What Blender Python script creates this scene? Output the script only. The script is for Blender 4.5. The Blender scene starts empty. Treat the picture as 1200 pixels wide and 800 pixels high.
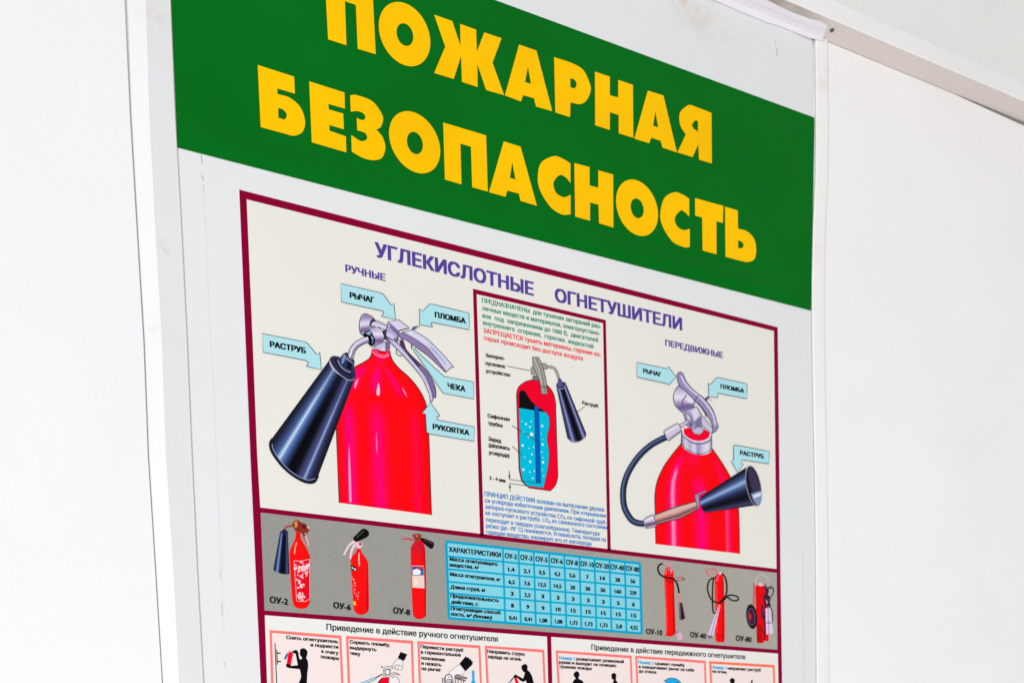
import bpy, math, random
import numpy as np
from mathutils import Vector, Matrix
from mathutils.geometry import tessellate_polygon, delaunay_2d_cdt

random.seed(7)
SC = bpy.context.scene
COL = SC.collection

# ------------------------------------------------------------------ camera, light, exposure
# Camera solved from the vanishing points of the photograph (1200 x 800): a 36 mm
# lens with a rising front, 0.97 m from the wall, its principal point below the frame.
F_PX, PX, PY = 1200.0, 600.0, 1076.392
ROT = Matrix(((0.9005208113, 0.0534457654, -0.4315157223),
              (-0.4338450478, 0.0442631731, -0.8998995755),
              (-0.0289955665, 0.9975892550, 0.0630470892)))
DIST, EYE = 0.97357, 1.60
cam = bpy.data.cameras.new('camera')
cam_ob = bpy.data.objects.new('camera', cam); COL.objects.link(cam_ob)
cam_ob.matrix_world = Matrix.Translation((0, -DIST, EYE)) @ ROT.to_4x4()
cam.sensor_width = 36.0; cam.lens = 36.0 * F_PX / 1200.0
cam.shift_x = 0.0; cam.shift_y = (PY - 400.0) / 1200.0
cam.clip_start = 0.01; cam.clip_end = 100
SC.camera = cam_ob
SC.render.resolution_x, SC.render.resolution_y = 1024, 682

world = bpy.data.worlds.new('World'); SC.world = world; world.use_nodes = True
bgn = world.node_tree.nodes['Background']
bgn.inputs[0].default_value = (1.0, 0.985, 0.97, 1); bgn.inputs[1].default_value = 0.545

def area_lamp(name, loc, target, size, power, col):
    l = bpy.data.lights.new(name, 'AREA'); l.shape = 'RECTANGLE'
    l.size, l.size_y = size; l.energy = power; l.color = col
    o = bpy.data.objects.new(name, l); COL.objects.link(o); o.location = loc
    o.rotation_euler = (Vector(target) - Vector(loc)).to_track_quat('-Z', 'Y').to_euler()
    return o
area_lamp('window_light', (-2.3, -3.6, 0.25), (0.6, 0, 2.0), (2.0, 1.8), 165, (0.95, 0.97, 1.0))

SC.view_settings.view_transform = 'Standard'; SC.view_settings.look = 'None'
SC.view_settings.exposure = 0.07; SC.view_settings.gamma = 1.0
SC.view_settings.use_curve_mapping = False
SC.render.engine = 'CYCLES'; SC.cycles.use_denoising = False
SC.cycles.max_bounces = 8

# ------------------------------------------------------------------ geometry helpers
def ray(x, y): return ROT @ Vector((x - PX, -(y - PY), -F_PX))
def at(x, y, h=0.0):
    """point of the plane h metres in front of the wall seen at photograph pixel x, y"""
    r = ray(x, y); t = (DIST - h) / r.y
    return Vector((r.x * t, -h, EYE + r.z * t))
def at_z(x, y, z):
    r = ray(x, y); t = (z - EYE) / r.z
    return Vector((r.x * t, -DIST + r.y * t, z))
def depth(p): return -(ROT.transposed() @ (p - Vector((0, -DIST, EYE)))).z
cam.dof.use_dof = True
cam.dof.focus_distance = depth(at(430, 330)); cam.dof.aperture_fstop = 6.3

def lin(c):
    return tuple((v / 255 / 12.92) if v / 255 <= 0.04045 else ((v / 255 + 0.055) / 1.055) ** 2.4 for v in c)
def Z(x0, y0, s, pts):
    """pixels of an enlarged crop (origin x0, y0, scale s) to photograph pixels"""
    return [(x0 + p[0] / s, y0 + p[1] / s) + tuple(p[2:]) for p in pts]
def curve(pts, closed=True, n=6):
    """straight between corners; a third value marks a point the outline runs smoothly through"""
    N = len(pts); out = []
    for i in range(N if closed else N - 1):
        a, b = pts[i], pts[(i + 1) % N]
        sa, sb = len(a) > 2, len(b) > 2
        out.append((a[0], a[1]))
        if not (sa or sb): continue
        def tang(k, smooth, other):
            if smooth:
                p, q = pts[(k - 1) % N], pts[(k + 1) % N]
                if not closed and k == 0: p = pts[0]
                if not closed and k == N - 1: q = pts[k]
                return ((q[0] - p[0]) / 2, (q[1] - p[1]) / 2)
            return other
        ch = (b[0] - a[0], b[1] - a[1])
        ta, tb = tang(i, sa, ch), tang((i + 1) % N, sb, ch)
        L = math.hypot(*ch)
        def clampt(t):
            l = math.hypot(*t)
            return (t[0] * L / l, t[1] * L / l) if l > L and l > 0 else t
        ta, tb = clampt(ta), clampt(tb)
        for j in range(1, n):
            t = j / n; t2, t3 = t * t, t * t * t
            h0, h1, h2, h3 = 2*t3-3*t2+1, t3-2*t2+t, -2*t3+3*t2, t3-t2
            out.append((h0*a[0]+h1*ta[0]+h2*b[0]+h3*tb[0], h0*a[1]+h1*ta[1]+h2*b[1]+h3*tb[1]))
    if not closed: out.append(tuple(pts[-1][:2]))
    return out
def ell(cx, cy, ax, ay, k=0.0, n=40):
    """ellipse from its half extents; k = height of its rightmost point below the centre"""
    q = math.sqrt(max(1e-9, ay * ay - k * k))
    return [(cx + ax * math.cos(t), cy + k * math.cos(t) + q * math.sin(t))
            for t in (2 * math.pi * i / n for i in range(n))]
def stops(st, u):
    if u <= st[0][0]: return st[0][1]
    for (a, ca), (b, cb) in zip(st, st[1:]):
        if u <= b:
            f = (u - a) / (b - a) if b > a else 0
            return tuple(ca[i] + (cb[i] - ca[i]) * f for i in range(3))
    return st[-1][1]
def lerp2(a, b, t): return (a[0] + (b[0] - a[0]) * t, a[1] + (b[1] - a[1]) * t)
def mixc(a, b, t): return tuple(a[i] + (b[i] - a[i]) * t for i in range(3))
def bump(x, c, w): return math.exp(-((x - c) / w) ** 2)
def sstep(a, b, x):
    t = max(0.0, min(1.0, (x - a) / (b - a))); return t * t * (3 - 2 * t)

# ------------------------------------------------------------------ things and parts
ORIGIN = {}
def thing(name, loc, label, cat, group=None):
    o = bpy.data.objects.new(name, None); COL.objects.link(o); o.location = loc
    o.empty_display_size = 0.05
    o['label'] = label; o['category'] = cat
    if group: o['group'] = group
    ORIGIN[o.name] = Vector(loc)
    return o
def link(name, verts, faces, mat, parent=None, cols=None, smooth=False, label=None):
    org = Vector((0, 0, 0)); p = parent
    while p is not None:
        if p.name in ORIGIN: org = ORIGIN[p.name]; break
        p = p.parent
    me = bpy.data.meshes.new(name)
    me.from_pydata([tuple(Vector(v) - org) for v in verts], [], faces)
    if cols:
        ca = me.color_attributes.new('print_ink', 'FLOAT_COLOR', 'POINT')
        ca.data.foreach_set('color', [c for q in cols for c in (q[0], q[1], q[2], 1.0)])
    me.materials.append(mat)
    if smooth:
        for f in me.polygons: f.use_smooth = True
    me.update()
    o = bpy.data.objects.new(name, me); COL.objects.link(o)
    if parent is not None: o.parent = parent
    if label: o['label'] = label
    return o
def slab(name, pts, h0, h1, mat, parent=None, label=None):
    """outline in photograph pixels, traced on the plane h1, with real thickness down to h0"""
    top = [at(x, y, h1) for x, y in pts]; n = len(top)
    bot = [Vector((v.x, -h0, v.z)) for v in top]
    fc = [tuple(range(n)), tuple(range(2 * n - 1, n - 1, -1))]
    fc += [(i, n + i, n + (i + 1) % n, (i + 1) % n) for i in range(n)]
    return link(name, top + bot, fc, mat, parent, label=label)

# ------------------------------------------------------------------ materials
def material(name, rough=0.5, spec=0.4):
    m = bpy.data.materials.new(name); m.use_nodes = True
    b = m.node_tree.nodes['Principled BSDF']
    b.inputs['Roughness'].default_value = rough; b.inputs['Specular IOR Level'].default_value = spec
    return m, m.node_tree.nodes, m.node_tree.links, b
def node(N, t, **kw):
    n = N.new(t)
    for k, v in kw.items(): setattr(n, k, v)
    return n
def noise(N, L, scale, detail=3.0, rough=0.55, vec=None):
    n = N.new('ShaderNodeTexNoise'); n.inputs['Scale'].default_value = scale
    n.inputs['Detail'].default_value = detail; n.inputs['Roughness'].default_value = rough
    if vec is not None: L.new(vec, n.inputs['Vector'])
    return n
def ramp(N, L, src, a, b, ca=(0, 0, 0, 1), cb=(1, 1, 1, 1)):
    r = N.new('ShaderNodeValToRGB'); r.color_ramp.elements[0].position = a; r.color_ramp.elements[1].position = b
    r.color_ramp.elements[0].color = ca; r.color_ramp.elements[1].color = cb
    L.new(src, r.inputs[0]); return r
def mixn(N, L, fac, a, b, mode='MIX'):
    m = N.new('ShaderNodeMix'); m.data_type = 'RGBA'; m.blend_type = mode
    if hasattr(fac, 'is_linked') or not isinstance(fac, (int, float)): L.new(fac, m.inputs[0])
    else: m.inputs[0].default_value = fac
    for s, v in ((m.inputs[6], a), (m.inputs[7], b)):
        if isinstance(v, tuple): s.default_value = v if len(v) == 4 else v + (1,)
        else: L.new(v, s)
    return m.outputs[2]
def surface(name, col, rough=0.5, spec=0.4, var=0.04, bump_d=0.0006, bump_s=240, marks=None, specks=0.0, speck_col=(120, 110, 95)):
    """painted or plastic surface: tone varies gently, fine relief, scattered specks, stains and patches of their own shape"""
    m, N, L, b = material(name, rough, spec)
    geo = N.new('ShaderNodeNewGeometry'); pos = geo.outputs['Position']
    n1 = noise(N, L, 5.0, 4, vec=pos)
    lo = tuple(v * (1 - var) for v in col) + (1,); hi = tuple(min(1, v * (1 + var * 0.5)) for v in col) + (1,)
    c = ramp(N, L, n1.outputs['Fac'], 0.3, 0.7, lo, hi).outputs[0]
    n2 = noise(N, L, bump_s, 3, vec=pos)
    c = mixn(N, L, 0.05, c, n2.outputs['Color'], 'OVERLAY')
    for (x, y, h, rad, colr, amt, sc) in (marks or []):
        d = N.new('ShaderNodeVectorMath'); d.operation = 'DISTANCE'; L.new(pos, d.inputs[0])
        d.inputs[1].default_value = at(x, y, h)
        fall = ramp(N, L, d.outputs['Value'], 0.0, rad, (1, 1, 1, 1), (0, 0, 0, 1))
        nz = noise(N, L, sc, 4, vec=pos); cl = ramp(N, L, nz.outputs['Fac'], 0.42, 0.62)
        mu = N.new('ShaderNodeMath'); mu.operation = 'MULTIPLY'
        L.new(fall.outputs[0], mu.inputs[0]); L.new(cl.outputs[0], mu.inputs[1])
        mu2 = N.new('ShaderNodeMath'); mu2.operation = 'MULTIPLY'; L.new(mu.outputs[0], mu2.inputs[0]); mu2.inputs[1].default_value = amt
        c = mixn(N, L, mu2.outputs[0], c, lin(colr))
    if specks:
        n3 = noise(N, L, 95, 1, vec=pos)
        s = ramp(N, L, n3.outputs['Fac'], 0.80, 0.84)
        mu = N.new('ShaderNodeMath'); mu.operation = 'MULTIPLY'; L.new(s.outputs[0], mu.inputs[0]); mu.inputs[1].default_value = specks
        c = mixn(N, L, mu.outputs[0], c, lin(speck_col))
    L.new(c, b.inputs['Base Color'])
    bp = N.new('ShaderNodeBump'); bp.inputs['Strength'].default_value = 0.35; bp.inputs['Distance'].default_value = bump_d
    L.new(n2.outputs['Fac'], bp.inputs['Height']); L.new(bp.outputs['Normal'], b.inputs['Normal'])
    rr = ramp(N, L, n1.outputs['Fac'], 0.2, 0.8, (rough * 0.85,) * 3 + (1,), (min(1, rough * 1.15),) * 3 + (1,))
    L.new(rr.outputs[0], b.inputs['Roughness'])
    return m
M = {}
M['wall'] = surface('white_wall_paint', (0.90, 0.885, 0.875), 0.6, 0.3, 0.03, 0.0004, 150, specks=0.12)
M['wall_left'] = surface('white_wall_panel', (0.835, 0.835, 0.845), 0.55, 0.25, 0.025, 0.0005, 190)
M['wall_top'] = surface('grey_white_ceiling_paint', (0.81, 0.81, 0.785), 0.7, 0.2, 0.04, 0.0004, 120)
M['board'] = surface('white_plastic_board', (0.755, 0.765, 0.772), 0.42, 0.4, 0.02, 0.0003, 300,
    marks=[(822, 8, 0, .030, (196, 160, 120), .42, 70), (800, -2, 0, .022, (190, 150, 110), .4, 80),
           (812, 22, 0, .035, (205, 185, 160), .28, 50), (845, 40, 0, .03, (205, 190, 170), .2, 60)], specks=0.2)
M['trim'] = surface('white_plastic_trim', (0.80, 0.80, 0.805), 0.4, 0.35, 0.02, 0.0003, 220,
    marks=[(191, 296, 0, .010, (190, 175, 140), .6, 150), (968, 90, 0, .02, (205, 190, 165), .4, 60),
           (185, 390, 0, .012, (205, 190, 160), .4, 130), (178, 20, 0, .02, (205, 185, 160), .3, 120)])
M['trim_far'] = surface('warm_white_trim', (0.885, 0.87, 0.86), 0.5, 0.3, 0.02, 0.0004, 160, marks=[(968, 90, 0, .03, (205, 190, 165), .4, 60), (968, 300, 0, .03, (215, 205, 190), .3, 60)])
M['duct'] = surface('white_plastic_duct', (0.86, 0.85, 0.835), 0.5, 0.35, 0.04, 0.0003, 160)
M['under'] = surface('beige_duct_base', (0.70, 0.625, 0.58), 0.6, 0.25, 0.05, 0.0003, 160,
    marks=[(905, -4, 0.01, .075, (120, 105, 85), .75, 25)])  # underside beige, with a darker brownish patch towards its left end
M['tape'] = surface('paper_tape', (0.80, 0.765, 0.80), 0.75, 0.15, 0.03, 0.0008, 120)
M['paper'] = surface('printed_paper', lin((228, 226, 217)), 0.5, 0.3, 0.012, 0.0001, 400, specks=0.25, speck_col=(165, 155, 140))
M['screw'] = surface('dark_screw', (0.09, 0.075, 0.055), 0.5, 0.5)
def film(name, col, rough):
    m, N, L, b = material(name, rough, 0.05)
    geo = N.new('ShaderNodeNewGeometry')
    n1 = noise(N, L, 9, 4, vec=geo.outputs['Position'])
    c = ramp(N, L, n1.outputs['Fac'], 0.3, 0.7, tuple(v * 0.93 for v in col) + (1,), tuple(v * 1.05 for v in col) + (1,))
    L.new(c.outputs[0], b.inputs['Base Color'])
    n2 = noise(N, L, 45, 3, vec=geo.outputs['Position'])
    bp = N.new('ShaderNodeBump'); bp.inputs['Strength'].default_value = 0.15; bp.inputs['Distance'].default_value = 0.0004
    L.new(n2.outputs['Fac'], bp.inputs['Height']); L.new(bp.outputs['Normal'], b.inputs['Normal'])
    return m
M['green'] = film('green_adhesive_film', (0.0, 0.140, 0.009), 0.42)
M['yellow'] = film('yellow_adhesive_film', (0.98, 0.54, 0.0), 0.42)
def printed(name, grain):
    m, N, L, b = material(name, 0.5, 0.04)
    a = N.new('ShaderNodeAttribute'); a.attribute_name = 'print_ink'
    geo = N.new('ShaderNodeNewGeometry')
    n1 = noise(N, L, 700, 2, vec=geo.outputs['Position'])
    r = ramp(N, L, n1.outputs['Fac'], 0.3, 0.7, (1 - grain,) * 3 + (1,), (1, 1, 1, 1))
    L.new(mixn(N, L, 1.0, a.outputs['Color'], r.outputs[0], 'MULTIPLY'), b.inputs['Base Color'])
    return m
M['ink'] = printed('printing_ink', 0.05)
M['photo_ink'] = printed('photo_printing_ink', 0.15)

# ------------------------------------------------------------------ print: inked shapes on the poster plane
font_curve = bpy.data.curves.new('lettering', 'FONT')
font_ob = bpy.data.objects.new('lettering', font_curve); COL.objects.link(font_ob)
CAP = 0.728
_glyphs = {}
def glyph_mesh(s, bold, shear, res):
    key = (s, bold, shear, res)
    if key not in _glyphs:
        font_curve.fill_mode = 'NONE'; font_curve.body = s; font_curve.offset = bold; font_curve.shear = shear; font_curve.resolution_u = res
        bpy.context.view_layer.update()
        me = bpy.data.meshes.new_from_object(font_ob.evaluated_get(bpy.context.evaluated_depsgraph_get()))
        nb = {}
        for e in me.edges:
            i, j = e.vertices; nb.setdefault(i, []).append(j); nb.setdefault(j, []).append(i)
        seen = set(); loops = []
        for i in range(len(me.vertices)):          # outlines come out in order, one closed loop after another
            if i in seen or len(nb.get(i, [])) != 2: continue
            lp = [i]; seen.add(i); k = min(nb[i], key=lambda q: (q != i + 1, q))
            while k not in seen:
                lp.append(k); seen.add(k)
                nx = [q for q in nb[k] if q not in seen]
                if not nx: break
                k = nx[0]
            if len(lp) > 2: loops.append([me.vertices[q].co.xy.copy() for q in lp])
        pts = []; eds = []
        for lp in loops:
            n0, m = len(pts), len(lp); pts += lp; eds += [(n0 + i, n0 + (i + 1) % m) for i in range(m)]
        ov, oe, of, *_ = delaunay_2d_cdt(pts, eds, [], 0, 1e-5, True)
        V = np.array([(v.x, v.y) for v in ov]); F = np.array([tuple(f) for f in of]); cen = V[F].mean(1)
        A = np.array([(pts[i].x, pts[i].y) for i, j in eds]); B = np.array([(pts[j].x, pts[j].y) for i, j in eds])
        py_ = cen[:, 1:2]; up = (A[:, 1] <= py_) & (B[:, 1] > py_); dn = (A[:, 1] > py_) & (B[:, 1] <= py_)
        side = (B[:, 0] - A[:, 0]) * (py_ - A[:, 1]) - (cen[:, 0:1] - A[:, 0]) * (B[:, 1] - A[:, 1])
        wind = (up & (side > 0)).sum(1) - (dn & (side < 0)).sum(1)      # inside where the outline winds round the point
        keep = [tuple(int(k) for k in f) for f, w in zip(F, wind) if w != 0]
        _glyphs[key] = ([(v.x, v.y) for v in ov], keep)
        bpy.data.meshes.remove(me)
    return _glyphs[key]
STEP = 0.000008
class Print:
    """one printed part: several inked shapes, each a hair above the one before"""
    def __init__(self, h=0.0010): self.h = 0.0006 + (h - 0.0006) * 0.5 if h > 0.0006 else h; self.v = []; self.f = []; self.c = []
    def _add(self, verts, faces, cols):
        b = len(self.v); self.v += verts; self.f += [tuple(b + i for i in f) for f in faces]; self.c += cols
        self.h += STEP
    def fill(self, pts, col, holes=(), n=6, smooth=True):
        loops = [curve(l, True, n) if smooth else [p[:2] for p in l] for l in [pts] + list(holes)]
        tri = tessellate_polygon([[Vector((x, -y, 0)) for x, y in l] for l in loops])
        flat = [p for l in loops for p in l]
        fc = []
        for t in tri:
            (x0, y0), (x1, y1), (x2, y2) = (flat[i] for i in t)
            fc.append(tuple(t) if (x1-x0)*(y2-y0)-(x2-x0)*(y1-y0) < 0 else tuple(reversed(t)))
        self._add([at(x, y, self.h) for x, y in flat], fc, [lin(col)] * len(flat)); return self
    def stroke(self, pts, w, col, closed=False, n=6, w2=None):
        p = curve(pts, closed, n); N = len(p); vs = []; w2 = w if w2 is None else w2
        for i in range(N):
            a = p[i - 1] if (i or closed) else p[0]; b = p[(i + 1) % N] if (i < N - 1 or closed) else p[-1]
            dx, dy = b[0] - a[0], b[1] - a[1]; l = math.hypot(dx, dy) or 1
            ww = (w + (w2 - w) * i / max(1, N - 1)) / 2
            nx, ny = -dy / l * ww, dx / l * ww
            vs += [at(p[i][0] + nx, p[i][1] + ny, self.h), at(p[i][0] - nx, p[i][1] - ny, self.h)]
        fc = [(2*i+1, 2*i, (2*i+2) % (2*N), (2*i+3) % (2*N)) for i in range(N if closed else N - 1)]
        self._add(vs, fc, [lin(col)] * len(vs)); return self
    def outlined(self, pts, col, line, w=0.9, n=6):
        self.fill(pts, col, n=n); self.stroke(pts, w, line, True, n); return self
    def grid(self, rows, fn, nu=28, sub=4, bulge=None):
        """rows: pairs of left and right edge pixels; fn(u, v) gives the printed colour"""
        R = []
        for (a, b), (c, d) in zip(rows, rows[1:]):
            for j in range(sub): R.append((lerp2(a, c, j / sub), lerp2(b, d, j / sub)))
        R.append(rows[-1]); vs = []; cs = []
        for r, (a, b) in enumerate(R):
            v = r / (len(R) - 1)
            for k in range(nu + 1):
                u = k / nu; q = lerp2(a, b, u)
                if bulge:
                    bx, by = bulge(v); e = math.sqrt(max(0.0, 1 - (2 * u - 1) ** 2)); q = (q[0] + bx * e, q[1] + by * e)
                vs.append(at(q[0], q[1], self.h)); cs.append(lin(fn(u, v)))
        W = nu + 1
        fc = [(r*W+k, (r+1)*W+k, (r+1)*W+k+1, r*W+k+1) for r in range(len(R) - 1) for k in range(nu)]
        self._add(vs, fc, cs); return self
    def text(self, s, p0, p1, hpx, col, bold=0.0, shear=0.0, res=2):
        gv, gf = glyph_mesh(s, 0.0, shear, res)
        if not gv: return self
        xs = [v[0] for v in gv]; x0, x1 = min(xs), max(xs)
        P0, P1, T = at(*p0, self.h), at(*p1, self.h), at(p0[0], p0[1] - hpx, self.h)
        ex = (P1 - P0) / (x1 - x0); d = (P1 - P0).normalized(); up = Vector((-d.z, 0, d.x))
        ey = up * ((T - P0).dot(up) / CAP)
        for dx, dy in (((0, 0),) if bold <= 0 else ((-bold, -bold * .4), (-bold, bold * .4), (bold, bold * .4), (bold, -bold * .4), (0, 0))):
            k = Vector((0, -(self.h - P0.y * -1), 0))
            self._add([P0 + k + ex * (x - x0 + dx) + ey * (y + dy) for x, y in gv], gf, [lin(col)] * len(gv))
        return self
    def build(self, name, parent, mat='ink', label=None):
        return link(name, self.v, self.f, M[mat], parent, self.c, label=label)

# ================================================================== the wall
def line_x(tab, y):
    for (x0, y0), (x1, y1) in zip(tab, tab[1:]):
        if y <= y1 or (x1, y1) == tab[-1]: return x0 + (x1 - x0) * (y - y0) / (y1 - y0)
SEAM = [(145.8, 0), (152, 133), (159.7, 263), (168, 400), (173.2, 533), (181.7, 667), (189.7, 800)]
TA = [(149.0, 0), (154.0, 133), (161.4, 263), (169.6, 400), (174.6, 533), (183.0, 667), (191.0, 800)]
TB = [(171.0, 0), (175.2, 133), (182.0, 263), (190.0, 400), (194.6, 533), (203.3, 667), (210.0, 800)]
TC = [(200.0, 0), (205.3, 133), (212.6, 263), (219.4, 400), (225.0, 533), (231.3, 667), (238.6, 800)]
BR = [(951.6, 40), (952.6, 133), (953.0, 200), (952.0, 250), (950.6, 300), (950.4, 364), (951.6, 450), (954.0, 560), (955.4, 667), (956.0, 800)]
TL = [(954.8, 40), (956.0, 133), (956.4, 165), (955.6, 200), (953.6, 240), (951.2, 290), (950.9, 364), (952.1, 450), (954.5, 560), (955.8, 667), (956.5, 800)]
YS = [-120, -60, 0, 66, 133, 200, 263, 330, 400, 466, 533, 600, 667, 733, 800, 880, 960]
ZU = EYE + 0.94695                                  # underside of the duct
DUCT_H = 0.0277

zlo, zhi = EYE - 0.9, EYE + 1.5
bk = -0.022
wall = link('wall', [(-1.6, -bk, zlo), (2.6, -bk, zlo), (2.6, -bk, zhi), (-1.6, -bk, zhi)], [(0, 1, 2, 3)], M['wall'])
wall['kind'] = 'structure'
def box_panel(name, outline, h0, h1, mat, parent):
    n = len(outline)
    vs = [Vector((x, -h1, z)) for x, z in outline] + [Vector((x, -h0, z)) for x, z in outline]
    fc = [tuple(range(n))] + [(i, n + i, n + (i + 1) % n, (i + 1) % n) for i in range(n)]
    return link(name, vs, fc, mat, parent)
def edge_pts(tab, h, ys):
    return [(p.x, p.z) for p in (at(line_x(tab, y), y, h) for y in ys)]
le = edge_pts(SEAM, 0.0010, [-200] + YS + [1100])
box_panel('wall_panel', [(-1.55, zhi - .05)] + le + [(-1.55, le[-1][1])], bk + .001, 0.0010, M['wall_left'], wall)
RX = [(963, -100), (963, 0), (963, 133), (961, 300), (961, 364), (963, 560), (966, 800)]
re_ = edge_pts(RX, 0.0, [0, 40, 133, 300, 364, 560, 800, 1100])
re_[0] = (re_[0][0], ZU - 0.0001)
re_ = [re_[0]] + [p for p in re_[1:] if p[1] < ZU - .002]
box_panel('wall_panel', [re_[0], ] + re_[1:] + [(2.5, re_[-1][1]), (2.5, ZU - .0045), (1.24, ZU - .0040), (1.12, ZU - .0001)], bk + .001, 0.0, M['wall'], wall)
# strip of wall above the duct
top = at(1100, 50, 0.0)
box_panel('upper_wall_panel', [(-1.5, ZU + 0.006), (2.5, ZU + 0.006), (2.5, zhi), (-1.5, zhi)], bk + .002, 0.0, M['wall_top'], wall)

# ================================================================== cable duct along the top
duct = thing('cable_duct', (1.0, 0, ZU), 'white plastic cable duct running along the top of the wall above the board', 'cable duct')
fz = at(1100, 52.0, DUCT_H).z
def prism_x(name, prof, x0, x1, mat, parent, nseg=1):
    n = len(prof); vs = []; fc = []
    for k in range(nseg + 1):
        x = x0 + (x1 - x0) * k / nseg
        vs += [Vector((x, -h, z)) for h, z in prof]
    for k in range(nseg):
        for i in range(n):
            j = (i + 1) % n
            fc.append((k*n+i, k*n+j, (k+1)*n+j, (k+1)*n+i))
    fc += [tuple(range(n - 1, -1, -1)), tuple(nseg * n + i for i in range(n))]
    return link(name, vs, fc, mat, parent)
r_ = 0.0012
prism_x('duct_cover', [(DUCT_H - .0022, ZU + .0004), (DUCT_H - .0004, ZU), (DUCT_H, ZU + r_), (DUCT_H, fz - .003), (DUCT_H - .003, fz), (0.0005, fz), (0.0005, fz - .002), (DUCT_H - .0022, fz - .002)], -1.4, 2.45, M['duct'], duct)
prism_x('duct_base', [(0.0004, ZU), (DUCT_H - .0024, ZU), (DUCT_H - .0024, ZU + .003), (0.0004, ZU + .003)], -1.4, 2.45, M['under'], duct)
sp = at_z(975, 35.3, ZU)
vs, fc = [], []
for ring, (rr, dz) in enumerate(((.0026, 0.0), (.0022, -.0012), (.0009, -.0016))):
    vs += [sp + Vector((rr * math.cos(t), rr * math.sin(t), dz)) for t in (2 * math.pi * i / 14 for i in range(14))]
for a in range(2):
    fc += [(a*14+i, (a+1)*14+i, (a+1)*14+(i+1) % 14, a*14+(i+1) % 14) for i in range(14)]
fc.append(tuple(28 + i for i in range(14)))
link('screw', vs, fc, M['screw'], duct)

# ================================================================== the board
b0 = at(575, 960, 0)
board = thing('information_board', (b0.x, 0, b0.z), 'large white plastic board with a green header band and yellow lettering', 'notice board')
top_edge = [(-60, -430), (560, -130), (866.7, 12.5), (948.3, 43.5)]
zt = ZU - 0.0015
right = [(line_x(BR, y), y) for y in YS if y >= 66]
lft = [(line_x(TC, y) - 4, y) for y in YS if y >= -120]
bt = [at(951.6, 46, 0)] + [at(x, y, 0) for x, y in right] + [at(x, y, 0) for x, y in reversed(lft)]
bt.append(Vector((bt[-1].x, 0, zt))); bt[0].z = zt
nb = len(bt)
link('backing_sheet', bt + [Vector((v.x, .004, v.z)) for v in bt],
     [tuple(range(nb - 1, -1, -1))] + [(i, (i + 1) % nb, nb + (i + 1) % nb, nb + i) for i in range(nb)], M['board'], board)

def trim(tabs_h, ys, mat='trim', name='edge_trim'):
    """plastic edge profile: lines of the cross-section at their heights, run along the edge"""
    n = len(tabs_h); vs = []; fc = []
    for y in ys:
        for tab, dx, h in tabs_h: vs.append(at(line_x(tab, y) + dx, y, h))
    for k in range(len(ys) - 1):
        for i in range(n - 1): fc.append((k*n+i, (k+1)*n+i, (k+1)*n+i+1, k*n+i+1))
    return link(name, vs, fc, M[mat], board)
trim([(TA, -5, -.0022), (TA, -.1, -.0022), (TA, 0, -.0002), (TA, .6, .0006), (TB, -1.2, .0067), (TB, 0, .0069), (TB, 1.4, .0066),
      (TC, -3.0, .0024), (TC, -.8, .0021), (TC, 0, .0015), (TC, -.5, .0006), (TC, -2.5, .00008)], YS)
trim([(TL, -6, -.0034), (TL, .2, -.0034), (TL, 0, .0002), (TL, .5, .0012), (TL, 2.6, .0019), (TL, 9, .0019), (TL, 14.0, .0018), (TL, 15.0, .0014), (TL, 15.6, .0001)],
     [46] + [y for y in YS if y > 60], 'trim_far')

# green header film with a lifting lower edge
NU, NV = 60, 40
FH = 0.00045
c_tl, c_tr, c_br, c_bl = at(194.5, -141.5, FH), at(954.6, 138.0, FH), at(950.5, 363.9, FH), at(207.9, 173.0, FH)
vs = []
for r in range(NV + 1):
    v = r / NV; v = 1 - (1 - v) ** 1.7
    for k in range(NU + 1):
        u = k / NU
        p = c_tl.lerp(c_tr, u).lerp(c_bl.lerp(c_br, u), v)
        edge = min(1.0, u / .03, (1 - u) / .03)
        lift = 0.0022 * sstep(0.885, 0.94, v) * (1 - sstep(0.94, 1.0, v)) * (0.75 + .25 * math.sin(9 * u + 1)) * edge
        vs.append(Vector((p.x, p.y - lift, p.z)))
W = NU + 1
link('header_band', vs, [(r*W+k, (r+1)*W+k, (r+1)*W+k+1, r*W+k+1) for r in range(NV) for k in range(NU)], M['green'], board, smooth=True)

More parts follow.
